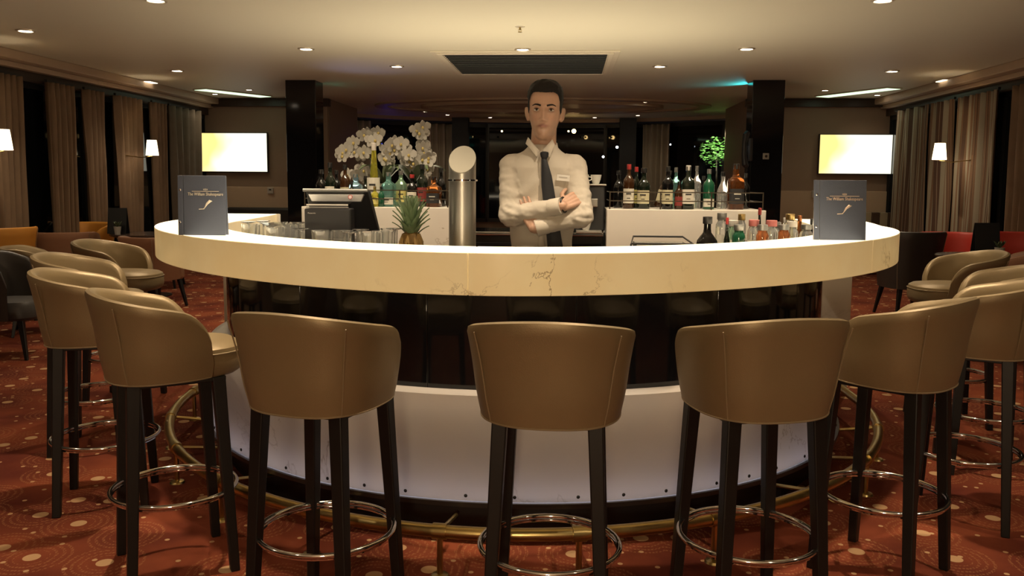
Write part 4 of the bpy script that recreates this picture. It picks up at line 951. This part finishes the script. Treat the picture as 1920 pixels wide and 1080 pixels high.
l = bpy.data.lights.new('bulb', 'POINT'); l.energy = 75; l.color = (1, .78, .50); l.shadow_soft_size = .15
o = bpy.data.objects.new('bulb', l); COL.objects.link(o); o.location = (.1, -1.25, 1.38)
# telephone on the right column
a = at(1402, 280, 11.4)
t = thing('telephone', 'black telephone handset with coiled cord hanging on the left side of the right column', 'telephone', (2.515, 11.50, a.z), 0, None, 1.35)
G().tube([(0, 0, .16), (-.02, -.012, .14), (-.035, -.016, .06), (-.035, -.016, -.06), (-.02, -.012, -.14), (0, 0, -.16)], [.03, .034, .024, .024, .034, .03], 12).build('handset', plast, t)
G().box((.03, .0, 0), (.03, .07, .22)).build('cradle', plast, t, smooth=False, bevel=.006)
G().tube([(-.01+.012*cos(k*1.3), -.02+.012*sin(k*1.3), -.16-k*.0032) for k in range(130)], .003, 5).build('coiled_cord', plast, t)
a = at(1436, 293, 11.455)
t = thing('wall_switch', 'small steel key switch plate on the front of the right column', 'switch', (a.x, 11.458, a.z))
G().box((0, -.004, 0), (.08, .01, .08)).build('plate', steel, t, smooth=False, bevel=.003); G().lathe([(0, 0), (.018, 0), (.018, .02), (0, .02)], 16).build('key_barrel', chrome, t).rotation_euler = (pi/2, 0, 0)
# ------------------------------------------------------------------ orchids and lit tree in the rear saloon
petal = gm('orchid_petal', (.36, .34, .30), rough=.6, var=.05)
stem_m = gm('orchid_stem', (.05, .07, .03), rough=.6)
def orchid(px, y, lab, stems, base_z):
    b = at(px, 380, y); t = thing('potted_orchid', lab, 'orchid', (b.x, y, base_z))
    G().lathe([(0, 0), (.07, 0), (.09, .16), (.083, .16), (.065, .02), (0, .02)], 20).build('pot', gm('orchid_pot', (.3, .28, .25), rough=.4), t)
    for k in range(5):
        an = k*1.26+.3; vs = []; nn = 6
        for i in range(nn+1):
            u = i/nn; r = .24*u; w_ = .04*sin(pi*min(.97, u*.9+.08)); z = .15+.14*sin(u*2.3)
            vs += [(r*cos(an)-w_*sin(an), r*sin(an)+w_*cos(an), z+.01), (r*cos(an), r*sin(an), z), (r*cos(an)+w_*sin(an), r*sin(an)-w_*cos(an), z+.01)]
        G().add(vs, [(i*3+q, i*3+1+q, i*3+4+q, i*3+3+q) for i in range(nn) for q in (0, 1)]).build('leaf', leaf_d, t)
    random.seed(int(px))
    for pts in stems:
        P = [Vector((0, 0, .12))]+[Vector((at(q[0], q[1], y).x-b.x, random.uniform(-.03, .03), at(q[0], q[1], y).z-base_z)) for q in pts]
        Q = []
        for i in range(len(P)-1):
            for u in range(6): Q.append(P[i].lerp(P[i+1], u/6))
        Q.append(P[-1]); G().tube(Q, .005, 6).build('stem', stem_m, t)
        n = len(Q); 
        for k in range(7):
            c = Q[min(n-1, int(n*(.5+.5*k/6.5)))]+Vector((random.uniform(-.03, .03), -.03+random.uniform(-.03, .02), random.uniform(-.03, .03)))
            g = G(); tilt = Matrix.Rotation(random.uniform(-.5, .5), 3, 'X') @ Matrix.Rotation(random.uniform(-.6, .6), 3, 'Z')
            for j in range(5):
                a = pi/2+j*2*pi/5; L_ = .052 if j not in (1, 4) else .058; w_ = .030 if j in (1, 4) else .019
                vs = [c]
                for (u, ww) in ((.4, .8), (.75, 1), (1, .45)):
                    for s_ in (-1, 1): vs.append(c+tilt @ Vector((L_*u*cos(a)-s_*ww*w_*sin(a), -.008*u, L_*u*sin(a)+s_*ww*w_*cos(a))))
                vs.append(c+tilt @ Vector((L_*1.08*cos(a), -.004, L_*1.08*sin(a))))
                g.add(vs, [(0, 1, 2), (1, 3, 4, 2), (3, 5, 6, 4), (5, 7, 6)])
            fl = g.build('flower', petal, t)
            G().ell(c+Vector((0, -.012, -.006)), (.010, .009, .013), 8, 6).build('flower_lip', gm('orchid_lip', (.45, .35, .12)), fl)
ORY = 6.30
orchid(722, ORY, 'white flowering orchid behind the bottles, left one of the pair', [[(715, 330), (690, 290), (665, 275), (645, 300)], [(725, 310), (712, 262), (690, 250), (716, 250)], [(728, 320), (735, 285), (755, 278)], [(712, 335), (680, 320), (655, 325)]], ZS)
orchid(775, ORY, 'white flowering orchid behind the bottles, right one of the pair', [[(775, 330), (765, 285), (745, 272), (725, 290)], [(780, 320), (790, 285), (786, 255), (790, 245)], [(770, 340), (775, 300), (755, 290)], [(790, 340), (800, 300), (812, 290)]], ZS)
p = at(1345, 285, 16.4)
t = thing('floodlit_tree', 'small bright green tree lit by a lamp behind the right back bar', 'tree', (p.x, 16.4, 0), 0, None, 1)
G().tube([(0, 0, .3), (.02, 0, 1.0), (-.02, 0, p.z)], [.03, .022, .012], 8).build('trunk', gm('tree_bark', (.08, .06, .04), rough=.8), t)
G().lathe([(0, 0), (.16, 0), (.2, .32), (.18, .32), (0, .30)], 20).build('pot', gm('tree_pot', (.1, .1, .1)), t)
random.seed(11); g = G()
for k in range(420):
    d = Vector((random.gauss(0, 1), random.gauss(0, 1), random.gauss(0, 1))).normalized()*(random.random()**.4); c = Vector((d.x*.34, d.y*.27, p.z+d.z*.30)); R = Matrix.Rotation(random.random()*6.3, 3, 'Z') @ Matrix.Rotation(random.random()*3, 3, 'X')
    g.add([c+R @ Vector(q) for q in ((-.035, 0, 0), (0, -.014, .004), (.035, 0, 0), (0, .014, .004))], [(0, 1, 2, 3)])
f = g.build('foliage', gm('tree_leaf', (.16, .38, .08), rough=.5, var=.4), t, smooth=False); f['kind'] = 'stuff'
spot((p.x-.15, 15.6, 2.5), 90, 40, .5, (.9, 1, .8), .03, target=(p.x, 16.4, p.z))
# ------------------------------------------------------------------ bartender
PYD = 3.80
def pp(px, py, d=0):        # point of the figure at picture place px,py, d metres nearer (-) / farther (+)
    return at(px, py, PYD+d)-PO
PO = Vector((0, 0, 0)); PO = Vector((at(1016, 300, PYD).x, PYD, 0))
person = thing('person', 'young man with short black hair, white shirt and dark tie, arms crossed behind the bar', 'person', PO, 0)
skin = bpy.data.materials.new('skin'); skin.use_nodes = True
nt = skin.node_tree; b_ = nt.nodes['Principled BSDF']; at_ = nt.nodes.new('ShaderNodeVertexColor'); at_.layer_name = 'tone'
nz = nt.nodes.new('ShaderNodeTexNoise'); nz.inputs['Scale'].default_value = 60; mm = nt.nodes.new('ShaderNodeMix'); mm.data_type = 'RGBA'; mm.blend_type = 'MULTIPLY'; mm.inputs[0].default_value = .12
nt.links.new(at_.outputs[0], mm.inputs[6]); nt.links.new(nz.outputs['Fac'], mm.inputs[7]); nt.links.new(mm.outputs[2], b_.inputs['Base Color']); b_.inputs['Roughness'].default_value = .5
b_.inputs['Subsurface Weight'].default_value = .08; b_.inputs['Subsurface Radius'].default_value = (.01, .004, .002)
chin = pp(1016, 263); crown_z = pp(1016, 150).z; HX, HZ = (pp(1021, 208).x), chin.z; HS = (crown_z-.012-HZ)/.25
HTURN = Matrix.Rotation(radians(-2), 3, 'Z') @ Matrix.Rotation(radians(2.0), 3, 'Y')
HY = -.01
def lerp_tab(tab, z):
    if z <= tab[0][0]: return tab[0][1:]
    for (z0, *a), (z1, *b) in zip(tab[:-1], tab[1:]):
        if z <= z1:
            u = (z-z0)/(z1-z0); return [p+(q-p)*u for p, q in zip(a, b)]
    return tab[-1][1:]
HT = [(0, .016, .078, .01), (.006, .028, .086, .02), (.015, .038, .090, .03), (.03, .0465, .0905, .045), (.05, .0535, .0875, .062), (.07, .0595, .0870, .074), (.09, .0645, .0865, .085), (.11, .068, .0855, .094), (.125, .0695, .0850, .099),
      (.145, .0715, .0872, .102), (.165, .0735, .0872, .103), (.185, .0725, .084, .102), (.205, .067, .077, .096), (.222, .056, .064, .083), (.236, .041, .048, .062), (.246, .022, .026, .034), (.25, .002, .002, .002)]
def gz(x, s): return math.exp(-(x/s)**2)
def feat(x, z):
    ax = abs(x); d = 0
    if z > .086: d += gz(x, .0085)*(.004+.019*max(0, min(1, (.140-z)/.052)))*min(1, max(0, (.150-z)/.012))
    else: d += gz(x, .0105)*.023*max(0, 1-((.086-z)/.013)**2) if z > .073 else 0
    d += .009*gz(ax-.0125, .0065)*gz(z-.0835, .0065)
    d -= .0115*gz(ax-.031, .0165)*gz(z-.1255, .0105)
    d += .0045*gz(ax-.028, .020)*gz(z-.1445, .007)
    d += .004*gz(ax-.047, .016)*gz(z-.102, .016)
    d += .0036*gz(x, .026)*gz(z-.0615, .0036)+.0046*gz(x, .022)*gz(z-.0525, .0042)-.0040*gz(x, .027)*gz(z-.0572, .0018)
    d -= .003*gz(x, .02)*gz(z-.043, .005); d += .005*gz(x, .016)*gz(z-.022, .012); d -= .0015*gz(x, .004)*gz(z-.070, .005)
    return d
def head_pt(th, z, off=0):
    w_, f, bk = lerp_tab(HT, z); s, c = sin(th), cos(th); n = 2.25
    x = (w_+off)*math.copysign(abs(s)**(2/n), s); y = ((f if c > 0 else bk)+off)*math.copysign(abs(c)**(2/n), c)
    if c > 0: y += feat(x, z)*min(1, c*2.2)
    q = HTURN @ Vector((x, -y, z-.06)); return Vector((HX+q.x*HS, HY+q.y*HS, HZ+(q.z+.06)*HS))
def head_local(x, y, z):
    q = HTURN @ Vector((x, -y, z-.06)); return Vector((HX+q.x*HS, HY+q.y*HS, HZ+(q.z+.06)*HS))
g = G(); nth, nz_ = 120, 130; vs = []
for j in range(nz_+1):
    z = .25*(j/nz_)
    for k in range(nth): vs.append(head_pt(2*pi*k/nth, z))
fs = [(j*nth+k, j*nth+(k+1) % nth, (j+1)*nth+(k+1) % nth, (j+1)*nth+k) for j in range(nz_) for k in range(nth)]+[tuple(range(nth))[::-1], tuple(nz_*nth+k for k in range(nth))]
g.add(vs, fs)
for s_ in (-1, 1):   # ears
    c = head_local(s_*.078, -.005, .113); R = Matrix.Rotation(s_*radians(-28), 3, 'Z') @ Matrix.Rotation(radians(8)*s_, 3, 'Y')
    g.ell(c, (.007, .019, .031), 16, 12, R); g.ell(head_local(s_*.082, -.012, .124), (.006, .015, .020), 14, 10, R); g.ell(head_local(s_*.0735, .002, .090), (.007, .009, .010), 12, 8)
# neck and trunk
g.capsule((HX, .015, HZ+.075), (HX*.4, .025, 1.50), .054, .058, 24); g.capsule((HX, .0, HZ+.02), (HX*.4, .01, 1.49), .040, .046, 20)
SR, SL = pp(959, 311), pp(1077, 312)
g.capsule(SR+Vector((.03, .01, -.02)), SL+Vector((-.03, .01, -.02)), .06, .06, 18)
for z, hw, dp in ((1.40, .135, .085), (1.30, .125, .08), (1.20, .115, .078), (1.10, .115, .08), (1.0, .13, .09)): g.ell((0, .0, z), (hw, dp, .085), 24, 12)
ER, WR = pp(957, 404, -.07), pp(1053, 386, -.175); EL, WL = pp(1091, 404, -.115), pp(1004, 428, -.14)
g.capsule(SR, ER, .044, .036); g.capsule(ER, WR, .036, .024); g.capsule(SL, EL, .044, .036); g.capsule(EL, WL, .036, .024)
def hand(W, D, N, T, curl, sc=1.0, thumb=True, spread=.12):
    """W wrist, D direction of the fingers, N back-of-hand normal, T thumb side"""
    D = D.normalized(); N = (N-D*N.dot(D)).normalized(); T = T-D*T.dot(D)-N*T.dot(N); T = T.normalized()
    K_ = W+D*.085*sc
    for o in (-.028, -.010, .010, .028): g.capsule(W+T*o*.6*sc, K_+T*o*sc, .0145*sc, .012*sc, 12)
    for i, (o, ln) in enumerate(((.030, .070), (.010, .078), (-.010, .072), (-.029, .056))):
        p = K_+T*o*sc; d = (D+T*o*spread*20*.1).normalized(); r = .0088*sc
        for q, f in enumerate((.45, .31, .24)):
            d = (d*cos(curl[q])-N*sin(curl[q])).normalized(); e = p+d*ln*f*sc; g.capsule(p, e, r, r*.90, 10); p = e; r *= .90
    if thumb:
        p = W+D*.022*sc+T*.024*sc; d = (D*.6+T*.75-N*.25).normalized(); e = p+d*.042*sc; g.capsule(p, e, .0125*sc, .0100*sc, 12)
        d2 = (D*.85+T*.3-N*.2).normalized(); m_ = e+d2*.030*sc; g.capsule(e, m_, .0100*sc, .0092*sc, 12); g.capsule(m_, m_+(d2-N*.3).normalized()*.022*sc, .0092*sc, .0080*sc, 12)
# right hand (picture left arm) rests on the left upper arm, fingers tucked behind it
hd = (pp(1092, 366, -.105)-WR); hand(WR+hd.normalized()*.004, hd, Vector((-.15, -1, .25)), Vector((-.3, 0, 1)), (.35, .5, .5), .92)
# left hand comes up behind the right forearm, finger tips on the right upper arm
tgt = pp(977, 372, -.115); hd = (tgt-WL); hand(WL, hd, Vector((-.1, -1, .0)), Vector((1, 0, .3)), (.10, .25, .25), .92, thumb=False)
# legs and shoes are hidden by the bar but the figure stands on the floor
for s_ in (-1, 1):
    g.capsule((s_*.085, 0, .98), (s_*.10, -.01, .52), .085, .058, 18); g.capsule((s_*.10, -.01, .52), (s_*.11, .02, .09), .055, .036, 16); g.capsule((s_*.11, .03, .05), (s_*.12, -.12, .04), .035, .03, 14)
def remesh(g, name, vox, smooth_it=2, fac=.5):
    o = bpy.data.objects.new('tmp', g.mesh('tmp')); COL.objects.link(o)
    r = o.modifiers.new('r', 'REMESH'); r.mode = 'VOXEL'; r.voxel_size = vox
    if smooth_it: s = o.modifiers.new('s', 'SMOOTH'); s.iterations = smooth_it; s.factor = fac
    bpy.context.view_layer.update(); me = bpy.data.meshes.new_from_object(o.evaluated_get(bpy.context.evaluated_depsgraph_get())); bpy.data.objects.remove(o)
    me.name = name; me.polygons.foreach_set('use_smooth', [True]*len(me.polygons)); return me
me = remesh(g, "body", .0034, 1, .4); me.materials.clear(); me.materials.append(skin)
ca = me.color_attributes.new('tone', 'FLOAT_COLOR', 'POINT'); base = Vector((.50, .305, .215)); lipc = Vector((.30, .115, .09)); Hinv = HTURN.transposed(); buf = []
for v in me.vertices:
    c = base; z = v.co.z
    if z > HZ-.01:
        q = Hinv @ Vector(((v.co.x-HX)/HS, (v.co.y-HY)/HS, (v.co.z-HZ)/HS-.06)); x, y, zz = q.x, -q.y, q.z+.06
        if y > .04:
            k = gz(x, .030)**2*gz(zz-.0568, .0080)**2; k = min(1, k*1.8); c = base.lerp(lipc, k*.95)
            k = gz(abs(x)-.031, .017)*gz(zz-.127, .010); c = c.lerp(Vector((.27, .135, .095)), k*.45)
            k = gz(x, .035)*gz(zz-.035, .028)+gz(abs(x)-.045, .02)*gz(zz-.045, .03); c = c.lerp(Vector((.30, .19, .135)), min(1, k)*.35)   # beard shadow of the skin itself
            k = gz(abs(x)-.04, .015)*gz(zz-.09, .014); c = c.lerp(Vector((.48, .21, .15)), k*.3)
    buf += [c[0], c[1], c[2], 1]
ca.data.foreach_set('color', buf)
body = bpy.data.objects.new('body', me); COL.objects.link(body); body.parent = person
# eyes, brows
eye_w = gm('eye_white', (.50, .46, .42), rough=.25); iris_m = gm('iris_brown', (.05, .025, .012), rough=.15); hair_m = gm('black_hair', (.010, .008, .007), rough=.55, var=.5, vscale=80, bump=.5, bscale=300, spec=.25)
for s_ in (-1, 1):
    fy = lerp_tab(HT, .125)[1]; c = head_local(s_*.0315, fy-.0155, .1255)
    e = G().ell(c, (.0130*HS, .0085, .0058*HS), 18, 12).build('eye', eye_w, person)
    ci = head_local(s_*.0312, fy-.0085, .1258); G().ell(ci, (.0050*HS, .0028, .0048*HS), 16, 10).build('iris', iris_m, e)
    pts = [head_local(s_*.0315+dx, fy-.0070-abs(dx)*.28, .1255+.0058-(dx/.0135)**2*.0048) for dx in [-.0135+.0027*k for k in range(11)]]
    G().tube(pts, [.0004+.0012*sin(pi*k/10) for k in range(11)], 6).build('eyelashes', hair_m, e)
    pts = [];
    for k in range(13):
        u = k/12; x = s_*(.013+.037*u); z = .1425+.0055*sin(pi*min(1, u*1.15)*.62)-.004*max(0, u-.7)/.3
        th = math.asin(min(1, (abs(x)/lerp_tab(HT, z)[0])**1.125)); p = head_pt(s_*th, z, .0005); pts.append(p)
    G().tube(pts, [.0040*(1-.6*(k/12)**2) for k in range(13)], 8).build('eyebrow', hair_m, person)
# hair
def hairline(a):    # a in degrees from the front
    a = abs(a); T_ = [(0, .196), (25, .198), (42, .196), (52, .188), (60, .165), (68, .130), (78, .112), (86, .112), (92, .150), (104, .155), (116, .120), (128, .075), (150, .050), (180, .045)]
    return lerp_tab(T_, a)[0]
g = G(); nth, nz_ = 120, 44; vs = []
for j in range(nz_+1):
    for k in range(nth):
        th = 2*pi*k/nth; a = math.degrees(th); a = a-360 if a > 180 else a
        z0 = hairline(a)+.003*noise.noise((th*9, 1, 3)); z = z0+(.2499-z0)*(j/nz_)
        topf = max(0, min(1, (z-.17)/.06)); off = (.004+.011*topf+(.004 if abs(a) < 50 else .0)*topf)*min(1, (z-z0)/.010+.15)
        q = head_pt(th, z, off); nn = noise.noise((q.x*45, q.y*45, q.z*30)); 
        lift = .013*max(0, min(1, (z-.18)/.06)); vs.append(q+Vector((0, 0, lift*(.9+.35*nn)))+Vector((sin(th), -cos(th), 0))*.0022*nn)
for k in range(nth): pass
fs = [(j*nth+k, j*nth+(k+1) % nth, (j+1)*nth+(k+1) % nth, (j+1)*nth+k) for j in range(nz_) for k in range(nth)]+[tuple(nz_*nth+k for k in range(nth))]
g.add(vs, fs); g.build('hair', hair_m, person)
# shirt
shirt_m = gm('white_shirt_cotton', (.53, .48, .41), rough=.8, spec=.2, var=.03, bump=.15, bscale=300)
def shirt_mesh():
    g = G()
    rings = [(.96, .128, .088), (1.02, .130, .09), (1.10, .135, .095), (1.20, .145, .102), (1.30, .158, .108), (1.38, .166, .110), (1.44, .166, .105), (1.472, .150, .092), (1.495, .118, .080), (1.517, .084, .068), (1.54, .060, .060)]
    n = 48; vs = []
    for z, a, d in rings:
        for k in range(n):
            an = 2*pi*k/n; c, s = cos(an), sin(an); vs.append((HX*.3+a*math.copysign(abs(c)**.85, c), .01+d*math.copysign(abs(s)**.9, s), z))
    g.add(vs, [(j*n+k, j*n+(k+1) % n, (j+1)*n+(k+1) % n, (j+1)*n+k) for j in range(len(rings)-1) for k in range(n)]+[tuple(range(n))[::-1], tuple((len(rings)-1)*n+k for k in range(n))])
    for Sh, E_, W_ in ((SR, ER, WR), (SL, EL, WL)):
        up = Sh+Vector((0, 0, .0)); g.capsule(up, E_+Vector((0, 0, .004)), .055, .049, 24); 
        d = (W_-E_).normalized(); g.capsule(E_, W_-d*.030, .050, .034, 24); g.capsule(up.lerp(Vector((0, .01, up.z)), .45), up, .055, .055, 20)
    return remesh(g, 'shirt', .005, 6, .6)
me = shirt_mesh()
def seg_t(p, a, b):
    d = b-a; t_ = max(0, min(1, (p-a).dot(d)/d.dot(d))); return t_, (p-(a+d*t_)).length
NCO = [(v.co.copy(), v.normal.copy()) for v in me.vertices]; flat = []
for p, n in NCO:
    k = 0
    tu, du = seg_t(p, SR, ER); tl, dl_ = seg_t(p, ER, WR); tu2, du2 = seg_t(p, SL, EL); tl2, dl2 = seg_t(p, EL, WL)
    m_ = min(du-.055, dl_-.042, du2-.055, dl2-.042)
    if m_ < .014:   # sleeve folds run across the limb, strongest at the elbow
        if m_ == min(du, du2)-.055: t_ = tu if du < du2 else tu2; amp = .005+.013*max(0, t_-.45)
        else: t_ = tl if dl_ < dl2 else tl2; amp = .0105*max(.35, 1-t_)
        ph = t_*22+2.4*noise.noise((p.x*9, p.y*9, p.z*9)); k = amp*.75*(sin(ph)*.2+noise.noise((p.x*24, p.y*24, p.z*44))*.9+noise.noise((p.x*60, p.y*60, p.z*70))*.35)
    else:           # torso: diagonal drag lines from the crossed arms
        ph = (p.z*1.0+abs(p.x)*.7)*55+3*noise.noise((p.x*6, p.y*6, p.z*7)); k = .0055*sin(ph)*max(0, noise.noise((p.x*5, 2, p.z*6))+.3)+.004*noise.noise((p.x*16, p.y*16, p.z*11))
    flat += list(p+n*k)
me.vertices.foreach_set('co', flat); me.update()
me.materials.clear(); me.materials.append(shirt_m); shirt = bpy.data.objects.new('shirt', me); COL.objects.link(shirt); shirt.parent = person
def torso_front(x, z):
    """front surface of the shirt at x,z"""
    T_ = [(.96, .128, .088), (1.20, .145, .102), (1.38, .166, .110), (1.44, .166, .105), (1.475, .155, .093), (1.50, .128, .080), (1.522, .088, .068), (1.545, .062, .062), (1.6, .055, .058)]
    a, d = lerp_tab(T_, z); u = min(.98, abs(x-HX*.3)/a); return .01-d*((1-u**2.35)**.45)
# collar: two folded points and a band
cz = pp(1014, 290).z
def pz(px, py): q = pp(px, py); return q.x, q.z
for s_, P in ((-1, [(991, 258), (1013, 284), (1008, 296), (987, 270)]), (1, [(1036, 262), (1017, 284), (1032, 297), (1041, 272)])):
    V = []
    for i, (px, py) in enumerate(P):
        x, z = pz(px, py); y = (-.050, -.082, -.096, -.068)[i]
        V.append(Vector((x, y, z)))
    g = G(); nU = 8; grid = []
    for i in range(nU+1):
        for j in range(nU+1):
            u, v = i/nU, j/nU; a = V[0].lerp(V[1], u); b = V[3].lerp(V[2], u); p = a.lerp(b, v); p.y -= .006*sin(pi*u)*sin(pi*v); grid.append(p)
    g.add(grid, [(i*(nU+1)+j, i*(nU+1)+j+1, (i+1)*(nU+1)+j+1, (i+1)*(nU+1)+j) for i in range(nU) for j in range(nU)])
    o = g.build('collar', shirt_m, shirt); so = o.modifiers.new('s', 'SOLIDIFY'); so.thickness = .004
g = G(); n = 40; vs = []     # collar band round the neck
for j, (r, z) in enumerate(((.068, cz-.01), (.066, cz+.012), (.062, cz+.034), (.058, cz+.034), (.060, cz+.0), (.062, cz-.01))):
    for k in range(n):
        an = 2*pi*k/n; f = (1+sin(an))/2; vs.append((HX*.6+r*cos(an), .008+r*1.02*sin(an), z+.030*f))
g.add(vs, [(j*n+k, j*n+(k+1) % n, (j+1)*n+(k+1) % n, (j+1)*n+k) for j in range(5) for k in range(n)]); g.build('collar_band', shirt_m, shirt)
# cuffs
for E_, W_ in ((ER, WR), (EL, WL)):
    d = (W_-E_).normalized(); a = W_-d*.055; G().tube([a, a+d*.004, W_-d*.004, W_, W_-d*.003, a+d*.01], [.0365, .0375, .0370, .0345, .031, .031], 24, caps=False).build('cuff', shirt_m, shirt)
# placket and buttons
g = G(); vs = []
for k in range(20):
    z = 1.0+.50*k/19; x = HX*.3+.001
    for dx in (-.014, .014): vs.append((x+dx, torso_front(x+dx, z)-.004, z))
g.add(vs, [(2*i, 2*i+1, 2*i+3, 2*i+2) for i in range(19)]); o = g.build('placket', shirt_m, shirt); so = o.modifiers.new('s', 'SOLIDIFY'); so.thickness = .003
# tie
tie_m = gm('dark_tie', (.012, .013, .017), rough=.6, var=.2, bump=.1, bscale=300)
g = G(); kx, kz = pz(1022, 291)
g.lathe([(.010, -.020), (.016, -.010), (.019, .002), (.017, .010), (.006, .013)], 16, (kx, -.098, kz), 1, .62); 
path = [(1021, 297, 9, -.100), (1023, 310, 13, -.114), (1026, 330, 19, -.120), (1028, 350, 22, -.124), (1031, 372, 23, -.125), (1034, 395, 24, -.125), (1037, 420, 25, -.124), (1040, 445, 27, -.122), (1043, 468, 29, -.120), (1046, 486, 29, -.118), (1047, 497, 4, -.117)]
vs = []
for px, py, wpx, y in path:
    x, z = pz(px, py); hw = wpx*PYD/1600/2
    for u in (-1, -.5, 0, .5, 1): vs.append((x+u*hw, y+.006*u*u-.002, z))
    for u in (1, 0, -1): vs.append((x+u*hw, y+.010, z))
m_ = 8; g.add(vs, [(i*m_+j, i*m_+(j+1) % m_, (i+1)*m_+(j+1) % m_, (i+1)*m_+j) for i in range(len(path)-1) for j in range(m_)]+[tuple(range(m_))[::-1], tuple((len(path)-1)*m_+j for j in range(m_))])
tie = g.build('tie', tie_m, person)
# badge
x, z = pz(1056, 334); y = torso_front(x, z)-.014
bd = G().box((0, 0, 0), (.058, .004, .026), rx=0).build('name_badge', gm('badge_white', (.7, .67, .62), rough=.4), person, smooth=False, bevel=.001); bd.location = (x, y, z); bd.rotation_euler = (0, radians(5), radians(14))
G().box((0, -.0028, .003), (.036, .001, .004)).build('printed_line', gm('badge_print', (.45, .42, .38)), bd, smooth=False)
# bracelet
d = (WR-ER).normalized(); c = WR+(pp(1092, 366, -.105)-WR).normalized()*.012; e1 = Vector((0, 0, 1)); e1 = (e1-d*e1.dot(d)).normalized(); e2 = d.cross(e1)
G().tube([c+e1*.032*cos(2*pi*k/28)+e2*.026*sin(2*pi*k/28) for k in range(28)], .0042, 8, closed=True).build('bracelet', gm('bracelet_black', (.01, .01, .01), rough=.4), person)
# trousers, belt and shoes
g = G()
for s_ in (-1, 1): g.capsule((s_*.075, .0, .94), (s_*.10, -.01, .52), .098, .072, 20); g.capsule((s_*.10, -.01, .52), (s_*.11, .02, .09), .070, .055, 20)
g.ell((0, 0, .96), (.142, .104, .09), 24, 12)
me = remesh(g, 'trousers', .008, 4, .5); me.materials.clear(); me.materials.append(gm('black_trousers', (.012, .012, .014), rough=.8)); o = bpy.data.objects.new('trousers', me); COL.objects.link(o); o.parent = person
G().lathe([(.137, .995), (.140, .997), (.140, 1.03), (.137, 1.032)], 40, sx=1, sy=.74).build('belt', gm('belt_leather', (.015, .01, .008), rough=.4), person)
for s_ in (-1, 1): G().ell((s_*.118, -.045, .042), (.048, .145, .042), 20, 10).build('shoe', gm('black_shoe', (.01, .01, .01), rough=.25), person)
